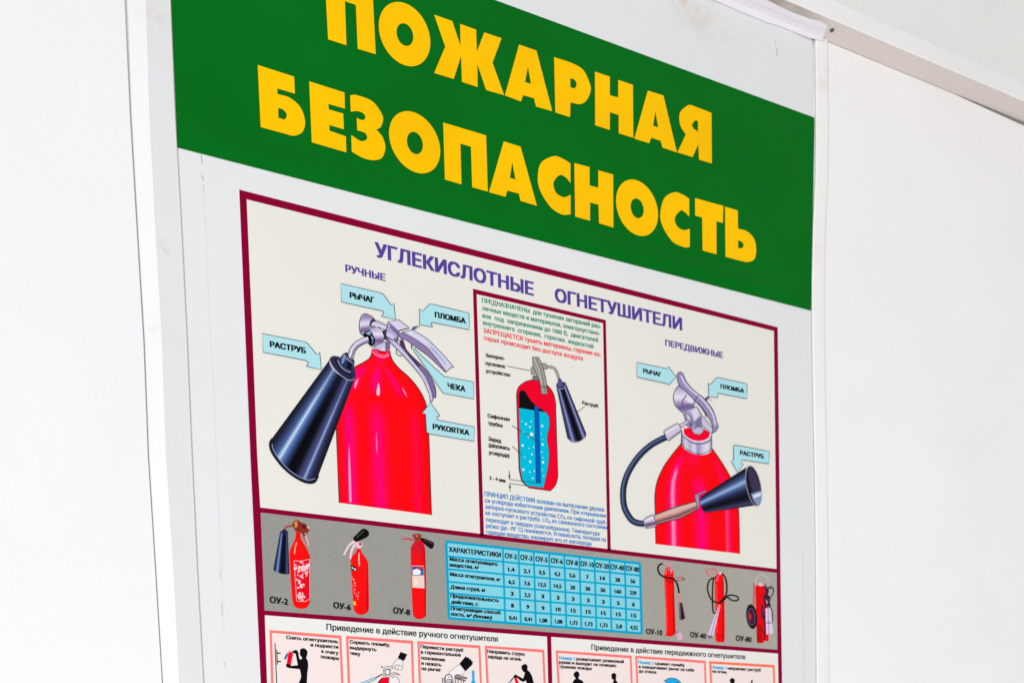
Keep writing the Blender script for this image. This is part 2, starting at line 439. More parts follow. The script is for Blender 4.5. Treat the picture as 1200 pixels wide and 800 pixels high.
# yellow letters: outlines traced letter by letter
A6, B6, C6, D6, E6, F6, G6 = (370, 0, 6), (290, 70, 6), (430, 120, 6), (600, 160, 6), (730, 190, 6), (560, 0, 6), (650, 50, 6)
s = 1
LET = [
 (A6, [[(64,-152),(400,-48),(422,383),(295,345),(282,37),(205,10),(216,320),(87,278)]]),
 (A6, [ell(624.5,241.5,181.5,226.5,60), ell(627,245,59,80,18)]),
 (None, [[(508.8,17.5),(530,25),(539.7,54.2),(539.2,28.3),(558,35),(558.8,60.8),(567.5,38.3),(587.8,45),(577.2,73.8),(590.8,111.7),(569.7,105.8),(559.5,75.8),(559.7,102.3),(541.3,96.2),(540.3,65.8),(531.7,92.8),(508.8,85.8),(521.7,55)]]),
 (F6, [[(290,315),(412,357),(523,783),(408,750),(395,693),(318,670),(303,715),(190,672)], [(352,470),(373,592),(332,578)]]),
 (None, [[(649.3,67.2),(671,74.5,s),(684,83,s),(692.3,103,s),(688,117,s),(680,122.2,s),(668.5,120.2),(668,137.5),(650.8,132)], [(668.3,91.7),(673.5,94,s),(675.7,99.5,s),(673,103.7,s),(668.3,102.2)]]),
 (G6, [[(283,205),(388,240),(388,370),(447,388),(447,263),(550,298),(553,670),(450,638),(450,510),(388,490),(388,615),(285,582)]]),
 (G6, [[(655,338),(765,373),(860,773),(757,738),(745,692),(678,668),(665,708),(560,676)], [(708,485),(727,596),(692,585)]]),
 (None, [[(833.8,132.5),(815,125.2,s),(807,123.3,s),(797.5,131,s),(796,140,s),(798.5,150,s),(803.7,157.5),(793.8,178.7),(811.7,184.2),(818.2,169.5),(819.2,187.2),(834.2,191.7)], [(818,142.5),(815,141.3,s),(811.2,145.8,s),(812.5,150.5,s),(818,154.2)]]),
 (B6, [[(72,38),(328,120),(333,240),(210,203),(211,242),(300,270,s),(375,340,s),(405,440,s),(385,510,s),(325,535,s),(255,519),(93,475)], [(216,340),(250,352,s),(276,385,s),(262,420,s),(217,408)]]),
 (B6, [[(434,153),(682,232),(685,345),(569,312),(571,350),(673,380),(678,490),(575,460),(577,500),(692,540),(695,652),(452,582)]]),
 (B6, [[(722,252),(760,248,s),(880,295,s),(952,400,s),(940,470,s),(907,492),(950,545,s),(970,620,s),(945,690,s),(885,707,s),(810,690,s),(733,647),(730,530),(790,570,s),(825,570,s),(842,548,s),(825,515,s),(772,497),(768,410),(797,423,s),(820,422,s),(829,400,s),(810,375,s),(770,362,s),(726,367)]]),
 (C6, [ell(335.5,281,180.5,219,65), ell(337,286.5,56,78.5,17)]),
 (C6, [[(536,142),(838,233),(850,628),(740,597),(731,313),(657,290),(665,577),(548,543)]]),
 (C6, [[(962,275),(1080,312),(1195,727),(1080,693),(1068,642),(987,620),(975,664),(858,632)], [(1022,420),(1044,543),(1005,530)]]),
 (D6, [[(411,190),(411,328),(380,290,s),(335,272,s),(292,325,s),(310,395,s),(365,427,s),(412,410),(412,548),(350,548,s),(270,495,s),(200,385,s),(181,290,s),(205,185,s),(295,138,s),(360,158,s)]]),
 (D6, [[(438,187),(545,215),(546,345),(607,360),(607,238),(711,268),(713,640),(612,610),(608,480),(549,464),(549,592),(444,563)]]),
 (D6, [ell(879,501,148,199,50), ell(880,505,46,70,14)]),
 (E6, [[(466,258),(466,383),(435,352,s),(405,341,s),(364,395,s),(385,455,s),(430,478,s),(470,468),(470,597),(430,598,s),(350,560,s),(283,460,s),(262,370,s),(290,255,s),(360,212,s),(420,228,s)]]),
 (E6, [[(507,253),(706,308),(702,428),(657,415),(658,648),(560,622),(557,390),(508,375)]]),
 (E6, [[(718,313),(807,340),(809,468),(870,485,s),(920,535,s),(937,610,s),(925,680,s),(880,702,s),(820,692,s),(721,665)], [(810,550),(835,560,s),(848,580,s),(840,602,s),(810,605)]]),
]
LH = 0.0010
for zm, loops in LET:
    if zm: loops = [Z(zm[0], zm[1], zm[2], l) for l in loops]
    P = Print(LH); P.fill(loops[0], (255, 255, 255), holes=loops[1:], n=7)
    o = link('letter', P.v, P.f, M['yellow'], board)

# worn lines where an older pocket was glued to the board
for a, b, c, w in (((235.5,181),(237.2,192),(170,170,165),.8), ((236.4,205),(238.4,211),(160,158,150),.7), ((238.2,216),(239,224),(190,190,186),.6),
                   ((257.8,668),(258.8,676),(200,197,188),.7), ((259.6,706),(260.4,722),(214,202,186),1.0), ((263,774),(264,782),(202,200,192),.8),
                   ((908.4,48),(909,53),(214,208,194),.9), ((910.3,56),(910.9,65),(204,194,176),1.2), ((940.6,640),(941.6,700),(218,219,217),.6),
                   ((941.3,705),(942.2,800),(216,217,215),.6), ((238.9,226),(248,430),(224,227,228),.7), ((249,430),(262,740),(224,227,228),.7)):
    Print(0.0002).stroke([a, b], w, c).build('glue_line', board)

# ================================================================== paper tape over the top corner
tp = at_z(935, 28, ZU)
tape = thing('paper_tape', (tp.x, 0, ZU), 'lilac white strip of paper tape stuck over the top right corner of the board', 'tape')
low = [(560, -118), (700, -57), (790, -19), (840, 1.7), (866.7, 13.3), (896.7, 25.8), (915, 31.5), (931.7, 38.0), (948.3, 44.7), (960, 47.5), (971.0, 49.2)]
upp = [(560, -150), (700, -88), (790, -47), (840, -25), (866, -14), (897, -1.0), (915, 8.2), (930.5, 15.2), (950, 22.4), (963, 25.0), (970.2, 30.0)]
vs = []; NR = 7
for i, (l, u) in enumerate(zip(low, upp)):
    L0 = at(l[0], l[1], 0.0006 + .0018 * sstep(935, 957, l[0])); U0 = at_z(u[0], u[1], ZU - .0006)
    w = .0007 * (1 if i % 2 else -1)
    fold = Vector(((L0.x + U0.x) / 2, -(.0022 + abs(w) * .5), ZU - .0008))
    hb = Vector((fold.x, -.0022, ZU - .0018 + w * .3))
    mid = L0.lerp(hb, .5); mid.y -= .0003 * (1 + (i % 3)) * .5
    um = fold.lerp(U0, .5); um.z -= .0005 * (i % 2)
    vs += [L0, mid, hb, fold, um, U0, U0 + Vector((0, 0.0003, .0004))]
fc = [(i*NR+k, (i+1)*NR+k, (i+1)*NR+k+1, i*NR+k+1) for i in range(len(low) - 1) for k in range(NR - 1)]
link('tape_strip', vs, fc, M['tape'], tape, smooth=True)

# ================================================================== the poster
fbl = at(612, 1000, 0)
poster = thing('poster', (fbl.x, 0, fbl.z), 'printed poster with a dark red border about carbon dioxide fire extinguishers', 'poster')
DARK, BLACK, INKY = (30, 26, 40), (14, 12, 16), (24, 24, 34)
MAROON, PURPLE, SKY = (136, 0, 48), (86, 66, 152), (174, 222, 230)
OUT = [(280.3, 222.2), (911.4, 383.4), (914.6, 667), (916.5, 800), (920.3, 1060), (316.8, 1060), (305.5, 800), (299.7, 667), (288, 400)]
slab('paper_sheet', OUT, 0.00005, 0.0006, M['paper'], poster)

BO = [(280.3,222.2),(911.4,383.4),(914.6,667),(916.5,800),(920.3,1060),(316.8,1060),(305.5,800),(293.4,533)]
HA = [(289.0,233.6),(906.9,387.7),(910.0,666.2),(305.0,594.3),(301.4,533),(296.1,400)]
HB = [(305.4,600.1),(910.2,670.8),(911.0,760.7),(310.0,714.8)]
HC = [(310.3,720.3),(641.0,745.4),(648.6,1052),(322.4,1052),(313.0,800)]
HD = [(646.0,745.7),(911.6,765.2),(912.2,800),(915.8,1052),(653.4,1052)]
Print(.0007).fill(BO, MAROON, holes=[HA, HB, HC, HD], smooth=False).build('border', poster)
ib = [(554.2,338.2),(710.0,374.9),(715.8,645.2),(711.9,644.8),(706.6,378.6),(558.6,344.6),(567.2,627.6),(562.6,627.1)]
Print(.0007).fill(ib, MAROON, smooth=False).build('inner_border', poster)
Print(.0007).grid([(HB[0], HB[1]), (HB[3], HB[2])], lambda u, v: stops([(0,(152,151,145)),(.45,(158,156,149)),(1,(174,170,160))], u), nu=40, sub=8).build('photo_band', poster, 'photo_ink')
for q, cc in ((HC, (233,232,227)), (HD, (234,231,226))):
    Print(.0007).fill(q, cc, smooth=False).build('lower_panel', poster)

T = .0009
Print(T).text('УГЛЕКИСЛОТНЫЕ', (440.4,300.6), (624.8,346.3), 16.6, PURPLE, .046, res=3).build('heading', poster)
Print(T).text('ОГНЕТУШИТЕЛИ', (651.2,352.9), (798.8,386.8), 15.2, PURPLE, .046, res=3).build('heading', poster)
Print(T).text('РУЧНЫЕ', (405.3,318.3), (451.3,329.2), 8.2, PURPLE, .046).build('subheading', poster)
Print(T).text('ПЕРЕДВИЖНЫЕ', (780.0,404.8), (847.0,419.4), 6.9, PURPLE, .046).build('subheading', poster)

# ------------------------------------------------------------------ callout arrows
CALL = [
 (390,320,10, [(95,122),(562,232),(592,248,1),(685,378),(715,350),(735,545),(570,503),(597,465,1),(575,440,1),(550,435),(102,335)], 'РЫЧАГ', (410.3,348.8), (438.6,354.9), 6.5),
 (440,340,10, [(517,215),(545,255),(625,170),(655,162,1),(1095,268),(1100,462),(665,375),(648,392,1),(672,430),(517,403)], 'ПЛОМБА', (510,371.6), (545.5,379), 6.2),
 (300,380,10, [(75,108),(572,206),(607,227,1),(710,355),(745,325),(765,530),(588,488),(615,455,1),(592,425,1),(570,418),(85,325)], 'РАСТРУБ', (316.8,406.2), (358.2,414), 6.6),
 (0,0,1, [(484.6,408.2),(485.6,407.6),(492.4,415.4),(520.4,441),(554.8,447.3),(555.4,467.2),(519.5,460.5),(484.3,409.5)], 'ЧЕКА', (524.9,454.8), (545,458.8), 6.3),
 (460,440,10, [(447,318),(555,472),(522,480,1),(525,515,1),(542,523),(957,600),(957,767),(432,680),(405,663,1),(398,640),(388,450),(347,437)], 'РУКОЯТКА', (507.5,502.4), (549.6,509.8), 6.0),
 (740,415,10, [(62,95),(420,170),(430,140),(523,265),(435,362),(425,345),(65,265)], 'РЫЧАГ', (754,436.6), (775,441.2), 4.9),
 (815,430,13.33, [(205,245),(235,275),(325,172),(360,165,1),(805,262),(805,492),(345,405),(345,440),(358,475),(207,460)], 'ПЛОМБА', (844.6,454.6), (871.9,460.1), 4.8),
 (800,510,8, [(478,97),(495,90,1),(812,150),(810,265),(555,228),(548,255),(572,265),(515,345),(455,240),(478,235)], 'РАСТРУБ', (867.5,532.5), (894.8,537.1), 5.0),
]
for x0, y0, sc, pts, word, p0, p1, hp in CALL:
    P = Print(.0021); P.outlined(Z(x0, y0, sc, pts), SKY, (45, 58, 70), .75); o = P.build('callout', poster)
    Print(.0006 + (P.h + .00003 - .0006) * 2).text(word, p0, p1, hp, BLACK, .068).build('lettering', o)

# ------------------------------------------------------------------ drawing of the hand-held extinguisher
RED, MAG, WHT = (250, 4, 16), (255, 0, 118), (250, 215, 228)
LAV, LAVL, LAVD, LAVK = (172, 160, 196), (214, 206, 226), (124, 102, 146), (76, 52, 84)
HORN = [(0,(20,20,34)),(.07,(34,38,62)),(.2,(70,98,152)),(.27,(205,220,240)),(.31,(96,130,190)),(.40,(48,66,112)),(.5,(6,6,14)),(.62,(8,8,16)),(.72,(58,60,98)),(.79,(70,84,136)),(.815,(170,185,215)),(.85,(62,74,124)),(.93,(34,34,58)),(1,(22,22,36))]
def drawing(): return bpy.data.objects.new('extinguisher_drawing', None)
def holder(name):
    o = bpy.data.objects.new(name, None); COL.objects.link(o); o.parent = poster; return o
d1 = holder('extinguisher_drawing')
rows = [((436,409),(456.9,410.6)),((435.8,413.8),(457.7,416)),((432.5,420),(460.6,423)),((423.8,425.6),(467.5,431.3)),((412,432),(478.8,441.3)),((402,440),(487.5,451.3)),((396,449),(495,463)),((393.3,465),(499.8,476)),((393.6,490),(501.6,497)),((394.2,505),(502.6,514)),((395.6,547),(504.1,560)),((397.5,588.7),(505.6,603))]
def body1(u, v):
    sh = sstep(.25, .36, v) * (1 - sstep(.52, .62, v))           # shoulder patches
    lo = sstep(.60, .74, v)
    m = lo * (1.0 * bump(u, .145, .065) + .95 * bump(u, .45, .085) * (0.6 + .4 * v) + .45 * bump(u, .86, .05))
    m += sh * (.95 * bump(u, .16, .09) + 1.0 * bump(u, .45, .075) + .85 * bump(u, .75 - .35 * (.6 - v), .06))
    m += .55 * (1 - sstep(.2, .33, v)) * bump(u, .45, .2)
    c = mixc(RED, MAG, min(1, m))
    return mixc(c, (232, 0, 12), .5 * bump(u, 1, .05))
P = Print(.0009).grid(rows, body1, nu=48, sub=5)
for pl in ([(413.5,444),(419.5,447),(417.6,455,1),(415.4,453.5,1)], ):
    pass
P.fill([(415.2,453.5),(416.6,447,1),(420.6,442.5),(418.6,449,1),(416.4,455)], (255,150,195))
P.fill([(443.6,448),(445,455,1),(444.6,462.5,1),(441.6,462.6,1),(441.6,456,1)], (255,196,216))
P.fill([(471,453),(474.5,458,1),(477,465),(473.4,460,1)], (255,130,180))
P.fill([(409,520),(410.6,545,1),(412,588),(409.2,588),(408.4,545,1)], (255,150,190))
P.fill([(441,505),(442.2,520,1),(441.9,533),(440.6,520,1)], (255,110,165))
P.stroke([(456.9,410.6),(457.7,416,1),(460.6,423,1),(467.5,431.3,1),(478.8,441.3,1),(487.5,451.3,1),(495,463,1),(499.8,476,1),(501.6,497,1),(502.6,514,1),(505.6,603)], 1.0, DARK)
P.stroke([(436,409),(435.6,414,1),(432.5,420,1),(423.8,425.6,1),(412,431.5)], 1.0, DARK)
P.stroke([(394,500),(397.5,588.7)], 1.0, DARK)
P.build('cylinder', d1)
P = Print(.00135)
P.fill(Z(380,400,8,[(450,70),(452,105,1),(490,143,1),(570,160,1),(615,125,1),(614,90)]), (255,20,96))
P.fill(Z(380,400,8,[(482,92),(500,112,1),(560,126,1),(596,104),(580,92)]), (236,0,30))
P.stroke(Z(380,400,8,[(452,92),(490,130,1),(560,148,1),(608,128)]), .8, (255,170,200))
P.stroke(Z(380,400,8,[(482,92),(505,116,1),(565,128,1),(598,108)]), .6, (255,150,190))
P.build('neck_ring', d1)
# valve
V = lambda pts: Z(390,355,13.333,pts)
P = Print(.00140)
P.outlined(V([(500,165,1),(440,220,1),(413,340,1),(425,450,1),(462,505),(580,420),(640,235),(600,205,1)]), LAV, DARK, .8)
P.grid([tuple(V(r)) for r in ([(505,175),(625,228)],[(452,225),(598,262)],[(428,290),(578,310)],[(422,345),(566,360)],[(424,400),(552,405)],[(435,455),(520,445)],[(462,500),(480,485)])],
       lambda u, v: stops([(0,(140,122,160)),(.2,LAV),(.36,(224,218,232)),(.5,(206,196,220)),(.68,(120,92,138)),(.82,(132,108,150)),(1,(206,198,220))], v + .12 * (u - .5)), nu=10, sub=4)
P.fill(V([(640,235),(590,270,1),(565,370),(690,290)]), LAVK)
P.outlined(V([(590,350),(620,300,1),(690,275),(845,345),(835,420),(720,380)]), LAVL, DARK, .7)
P.fill(V([(640,300),(690,280),(845,350),(840,372)]), (188,178,208))
P.outlined(V([(780,430),(840,410),(830,520),(880,600),(800,560)]), LAVK, DARK, .6)
P.outlined(V([(560,400),(640,372,1),(720,388,1),(780,460,1),(802,540,1),(775,600,1),(700,645,1),(650,665),(600,480)]), LAV, DARK, .8)
P.grid([tuple(V(r)) for r in ([(575,405),(690,384)],[(612,440),(752,436)],[(640,500),(784,505)],[(652,560),(795,556)],[(655,620),(768,598)],[(652,658),(700,640)])],
       lambda u, v: stops([(0,LAV),(.2,(200,190,214)),(.36,(228,222,236)),(.52,(176,162,198)),(.7,(112,86,134)),(.84,(128,104,150)),(1,(190,180,208))], v), nu=10, sub=4)
P.stroke(V([(670,372),(750,430,1),(790,520)]), .9, (226,220,236))
P.outlined(V([(615,690),(770,610),(890,600),(885,720),(830,762),(730,745)]), LAV, DARK, .7)
P.fill(V([(655,688),(812,612),(818,752),(740,742)]), (196,186,212)); P.fill(V([(740,742),(812,640),(818,752)]), LAVL)
P.fill(V([(820,615),(885,605),(880,715),(824,752)]), LAVD)
P.fill(V([(470,505),(500,450),(560,418),(605,460),(662,560),(652,640),(605,680),(560,645),(520,560)]), BLACK)
P.fill(V([(510,470),(570,438),(598,470),(580,500),(560,498)]), (150,170,204))
P.fill(V([(590,505),(620,520),(645,570),(610,575)]), (120,145,188)); P.fill(V([(605,590),(635,585),(625,640),(610,630)]), (96,112,150))
elbow = V([(556,566),(480,590,1),(370,655,1),(310,730,1),(282,820,1),(262,880)])
P.stroke(elbow, 7.6, DARK); P.stroke(elbow, 6.4, (176,164,198))
P.stroke([(x - .3, y - 1.5) for x, y, *r in elbow], 2.2, (226,218,234)); P.stroke([(x + .6, y + 2.2) for x, y, *r in elbow], 1.3, (120,100,146))
P.build('valve', d1)
# levers
P = Print(.00150)
P.outlined([(468,399),(472,398),(474.9,407.5,1),(482.7,417,1),(494,427.6,1),(502,437.2,1),(507.2,446,1),(510.3,454.7,1),(511,462),(510.5,466),(507.8,466),(506.5,460,1),(503,450,1),(495,436,1),(484.5,423.2,1),(471,407,1)], (126,106,154), DARK, .7)
P.fill([(468,399.5),(473,399),(476,409),(486,420.5),(494,429),(490,429),(478,416),(470,406)], LAVK)
P.outlined([(453,395),(463,399),(468.7,404,1),(484.5,423.2,1),(498.5,440,1),(503,450,1),(506.5,460,1),(507.5,467),(506,471),(504,470.5),(503,462,1),(499.4,453,1),(495,443.4,1),(486.2,432,1),(471.4,415.4,1),(458,402)], (176,166,204), DARK, .7)
P.stroke([(460,400),(472,412.5,1),(486,428,1),(496,442.5,1),(502.5,457,1),(505.3,468)], 1.4, (216,210,230))
P.stroke([(464.5,409.5),(465,414.5,1),(469,416.8,1),(471.5,415.8)], .8, DARK)
P.outlined([(467,392),(473,388.5),(486,397,1),(500,407,1),(510,418,1),(521,432.9),(522.6,436.4),(514.2,428.5,1),(502,417.1,1),(484.5,404.4,1),(474.9,397.8,1),(470,397.2)], (140,120,168), DARK, .7)
P.outlined([(472.5,389.5),(483,386),(500,396.5,1),(509,404.9,1),(522,418.5,1),(531.7,430),(528,430.8,1),(523,435.6),(521,432.9),(510,418,1),(500,407,1),(486,397,1)], (206,204,226), DARK, .7)
P.fill([(500,400.5),(509,409,1),(522,424.5),(523,428),(511,415,1),(500,404.5)], (168,176,210)); P.stroke([(478,388.8),(494,397.6,1),(505,406.5)], 1.2, (228,226,240))
P.outlined(V([(865,290),(900,330),(1030,425),(1000,590),(975,600),(940,580),(830,512),(835,440)]), (172,164,204), DARK, .8)
P.fill(V([(845,460),(930,480),(985,570),(940,570),(838,508)]), (200,198,226)); P.fill(V([(900,335),(1028,428),(1012,500),(920,420)]), (120,104,160))
P.outlined(V([(865,290),(1030,262),(1190,385),(1150,405),(1050,420),(1022,440)]), (212,206,228), DARK, .8)
P.stroke(V([(1190,395),(1100,412,1),(1045,430,1),(1025,480,1),(1010,590,1),(970,600)]), 1.3, (92,84,108))
P.stroke(V([(955,550),(995,580)]), 1.4, DARK); P.fill(ell(457.3,383.5,1.0,1.0), LAVD)
P.fill(ell(485.6,384.2,3.0,2.0,-.6), (112,104,156)); P.stroke([(482,387),(488,382.5),(491.5,381)], .6, DARK); P.stroke([(489,383),(492,383.5)], .5, DARK)
P.stroke([(482.3,403.5),(482.6,408.5)], 1.2, DARK)
P.build('lever', d1)
# horn
P = Print(.00160)
ax = (-.47, .88)
P.grid([((386.5,421),(416.6,441)),((318.4,514),(373.3,556))], lambda u, v: mixc(stops(HORN, u), (40,46,82), .35 * (1 - sstep(0, .45, v))), nu=56, sub=16, bulge=lambda v: (ax[0]*(9+11*v), ax[1]*(9+11*v)))
P.fill([(318.4,513),(315.6,518.8,1),(316.9,527.5,1),(323.8,538.8,1),(336.3,552.5,1),(348.8,561.3,1),(360,566,1),(368.8,565.2,1),(373.4,558),(373.4,555),(368,561,1),(358,561,1),(346,555.5,1),(334,545.5,1),(324,533.5,1),(319,523,1)], (26,28,46))
P.stroke([(318.8,520),(320,526,1),(327,537.5,1),(338,549.5,1),(350,558,1),(361,562.2,1),(369,560.6)], .8, (150,160,196))
P.stroke([(318.4,513),(315.6,518.8,1),(316.9,527.5,1),(323.8,538.8,1),(336.3,552.5,1),(348.8,561.3,1),(360,566,1),(368.8,565.2,1),(373.4,558)], .7, DARK)
C = lambda pts: Z(300,380,10,pts)
P.fill(C([(862,424),(872,388,1),(912,368,1),(965,376),(1150,500),(1166,565,1),(1163,612,1),(1120,655,1),(1045,628,1),(950,555,1),(890,480,1)]), (44,46,74))
P.fill(C([(905,400),(960,385),(1000,480),(1120,560),(1150,600),(1100,640),(990,570)]), (34,34,58))
P.stroke(C([(864,424),(895,490,1),(955,562,1),(1048,634,1),(1110,655,1),(1150,640)]), .9, (160,160,196))
P.fill(C([(1022,345),(1065,328,1),(1110,380),(1150,420,1),(1155,440),(1138,530),(1110,562,1),(1040,532,1),(982,475,1),(958,418)]), (40,50,84))
P.fill(C([(1005,400),(1030,350),(1060,365),(1030,450),(1000,465)]), (110,136,184)); P.fill(C([(1075,420),(1130,460),(1115,540),(1060,510)]), (18,18,32))
P.stroke(C([(958,418),(985,478,1),(1042,534,1),(1110,562)]), .8, (176,176,206)); P.stroke(C([(1028,352),(1062,405,1),(1140,462)]), .8, (150,150,186))
P.stroke(C([(1072,365),(1100,402,1),(1140,410)]), 1.6, (12,12,20))
P.build('horn', d1)

# ------------------------------------------------------------------ drawing of the wheeled extinguisher
d2 = holder('extinguisher_drawing')
rows = [((799.4,518),(834.4,525)),((788,532),(843,537)),((778,546),(850.5,549)),((770,564),(858,563)),((767.4,580),(863.5,582)),((767.6,596),(865.8,600)),((768.6,637),(866.8,648.4))]
def body2(u, v):
    e = sstep(.02, .3, v)
    m = e * (.9 * bump(u, .215, .075) + .95 * bump(u, .55, .08) * sstep(.35, .6, v) + .6 * bump(u, .88, .045))
    m += .8 * (1 - sstep(.0, .5, v)) * bump(u, .45, .12)
    c = mixc(RED, MAG, min(1, m)); return mixc(c, WHT, .75 * sstep(.3, .42, v) * bump(u, .215, .022) + .35 * sstep(.5, .6, v) * bump(u, .86, .015))
P = Print(.0009).grid(rows, body2, nu=48, sub=6)
P.stroke([(799.4,518),(788,532,1),(778,546,1),(770,564,1),(767.4,580,1),(767.6,596,1),(768.6,637)], .9, DARK)
P.stroke([(834.4,525),(843,537,1),(850.5,549,1),(858,563,1),(863.5,582,1),(865.8,600,1),(866.8,648.4)], .9, DARK)
P.build('cylinder', d2)
Q = lambda pts: Z(770,460,10,pts)
P = Print(.00135)
P.grid([tuple(Q([(288,435),(640,480)])), tuple(Q([(284,590),(642,655)]))], lambda u, v: stops([(0,(120,112,150)),(.12,(214,208,226)),(.3,(178,168,200)),(.42,(226,220,236)),(.55,(150,140,176)),(.7,(206,200,222)),(.88,(226,222,236)),(1,(150,140,172))], u), nu=30, sub=6, bulge=lambda v: (0, 10))
P.stroke(Q([(288,440),(284,590),(345,660,1),(450,710,1),(560,707,1),(642,657),(640,490)]), .8, DARK)
P.stroke(Q([(300,500),(400,575,1),(500,600,1),(610,565,1),(636,530)]), 2.2, (132,122,160))
P.fill(Q([(312,420),(325,490,1),(420,552,1),(530,558,1),(604,522,1),(618,470),(560,430),(440,400)]), (246,0,44))
P.stroke(Q([(300,425),(312,490,1),(415,562,1),(530,570,1),(615,530)]), 1.3, (224,218,234))
P.build('collar', d2)
P = Print(.00145)
P.outlined(Q([(250,-85),(208,-20,1),(192,60,1),(215,150,1),(310,245),(430,160),(455,80),(330,-30)]), LAV, DARK, .7)
P.grid([tuple(Q(r)) for r in ([(255,-75),(335,-25)],[(220,-35),(385,30)],[(200,25),(440,88)],[(200,85),(440,135)],[(222,150),(420,158)],[(262,200),(370,196)],[(310,240),(325,235)])],
       lambda u, v: stops([(0,LAV),(.18,(206,198,218)),(.36,(232,226,238)),(.52,(170,154,190)),(.7,(112,88,138)),(.85,(140,120,164)),(1,(190,180,206))], v + .14 * (u - .5)), nu=12, sub=4)
P.stroke(Q([(345,30),(300,90,1),(300,150,1),(325,215)]), 1.4, (110,90,130)); P.fill(Q([(360,60),(435,98),(410,122),(350,110)]), (230,224,236))
P.outlined(Q([(310,250),(355,200,1),(465,160),(525,260),(525,380),(485,470,1),(440,480),(380,400)]), (176,166,200), DARK, .7)
P.fill(Q([(400,210),(460,170),(500,260),(440,330)]), (216,210,228)); P.fill(Q([(440,340),(510,270),(515,380),(450,460)]), (128,110,152))
P.outlined(Q([(405,440),(480,395),(530,410),(545,450),(500,490,1),(440,480)]), (190,182,210), DARK, .6)
P.outlined(Q([(520,290),(540,275),(655,420),(640,478),(620,470),(520,375)]), (194,192,218), DARK, .7)
P.outlined(Q([(318,262),(360,236),(402,290),(428,360),(400,418),(350,385)]), (150,140,176), DARK, .7)
P.fill(Q([(340,265),(365,255),(395,310),(370,320)]), (206,200,222)); P.fill(Q([(385,340),(415,360),(395,400),(375,380)]), (104,90,132))
P.outlined(Q([(262,375),(352,318),(368,352),(285,408)]), (200,190,214), DARK, .6)
P.outlined(Q([(78,455),(95,435,1),(235,358),(260,372,1),(282,440),(265,465,1),(140,562),(118,545,1)]), (206,196,218), DARK, .7)
P.stroke(Q([(110,470),(250,385)]), 1.6, (234,228,240)); P.stroke(Q([(138,540),(275,445)]), 1.4, (146,132,168))
P.build('valve', d2)
P = Print(.00155)
P.outlined(Q([(235,-210,1),(270,-243,1),(305,-220,1),(340,-140,1),(400,-60,1),(490,20),(530,45),(600,120,1),(660,210,1),(700,340,1),(718,400,1),(690,450),(640,480),(655,420,1),(625,330,1),(545,200,1),(440,92),(330,-20,1),(255,-100,1)]), (150,138,180), DARK, .7)
P.stroke(Q([(280,-200),(320,-120,1),(400,-30,1),(500,50,1),(590,150,1),(655,260,1),(685,380)]), 1.9, (214,208,228)); P.stroke(Q([(430,100),(470,50),(490,30)]), .8, DARK)
P.stroke(Q([(480,120),(560,230,1),(580,285)]), 1.2, DARK)
P.fill(Z(815,430,13.33,[(140,490),(200,450),(225,470),(180,520),(150,525)]), (92,76,120)); P.stroke([(832,467),(834,469.5)], .7, (150,110,90))
P.build('lever', d2)
hose = [(783,511),(774,515,1),(762,522,1),(749,534,1),(738,550,1),(732,565,1),(730.2,580,1),(732.5,596,1),(740,608.5,1),(747,612.4,1),(755,613.4)]
P = Print(.0017); P.stroke(hose, 7.2, (20,20,34)); P.stroke(hose, 6.0, (40,46,74)); P.stroke([(x - .8, y - .6) + tuple(r) for x, y, *r in hose], 2.0, (78,98,142)); P.build('hose', d2)
S2 = lambda pts: Z(720,540,8.89,pts)
P = Print(.0018)
P.grid([tuple(S2([(420,562),(432,655)])), tuple(S2([(620,483),(690,592)])), tuple(S2([(850,418),(882,490)]))], lambda u, v: stops([(0,(150,104,104)),(.15,(226,184,176)),(.45,(212,166,158)),(.68,(150,104,100)),(.78,(86,52,56)),(.9,(196,150,146)),(1,(140,96,100))], u), nu=16, sub=8)
P.stroke(S2([(420,560),(620,480,1),(850,418)]), .7, DARK); P.stroke(S2([(432,657),(690,592,1),(882,490)]), .7, DARK)
P.outlined(S2([(300,622),(335,585,1),(405,556),(445,665),(400,690,1),(325,697)]), (196,182,204), DARK, .7)
P.fill(S2([(315,650),(430,625),(440,660),(330,690)]), (112,92,122)); P.fill(S2([(320,610),(400,575),(410,600),(318,632)]), (230,222,234))
P.outlined(S2([(835,355),(945,303),(952,322),(882,352),(888,470),(860,480)]), (164,142,172), DARK, .6)
P.build('grip', d2)
H2 = lambda pts: Z(800,510,8,pts)
P = Print(.0019)
g = H2([(182,565),(228,722),(610,290),(692,652)])
HN2 = [(0,(16,14,26)),(.12,(36,38,62)),(.26,(70,92,140)),(.36,(160,182,218)),(.45,(74,96,150)),(.58,(34,38,66)),(.75,(10,10,18)),(.86,(40,40,66)),(.93,(60,66,104)),(1,(18,18,30))]
P.grid([(g[0], g[1]), (g[2], g[3])], lambda u, v: stops(HN2, u), nu=40, sub=12, bulge=lambda v: (-4.4 - 1.2 * v, 1.6 - .6 * v))
m = ell(665,472,75,187,80)
P.fill(H2(m), (28,24,40), smooth=False)
P.fill(H2([(612,330),(640,300,1),(690,380,1),(735,520),(660,540),(630,440,1)]), (58,52,82))
P.fill(H2([(640,545),(735,515),(738,570,1),(728,640,1),(700,655),(665,610,1)]), (132,146,186)); P.fill(H2([(655,560),(735,530),(737,560),(670,590)]), (214,222,238))
P.stroke(H2(m), .9, (150,146,160), True)
P.build('horn', d2)

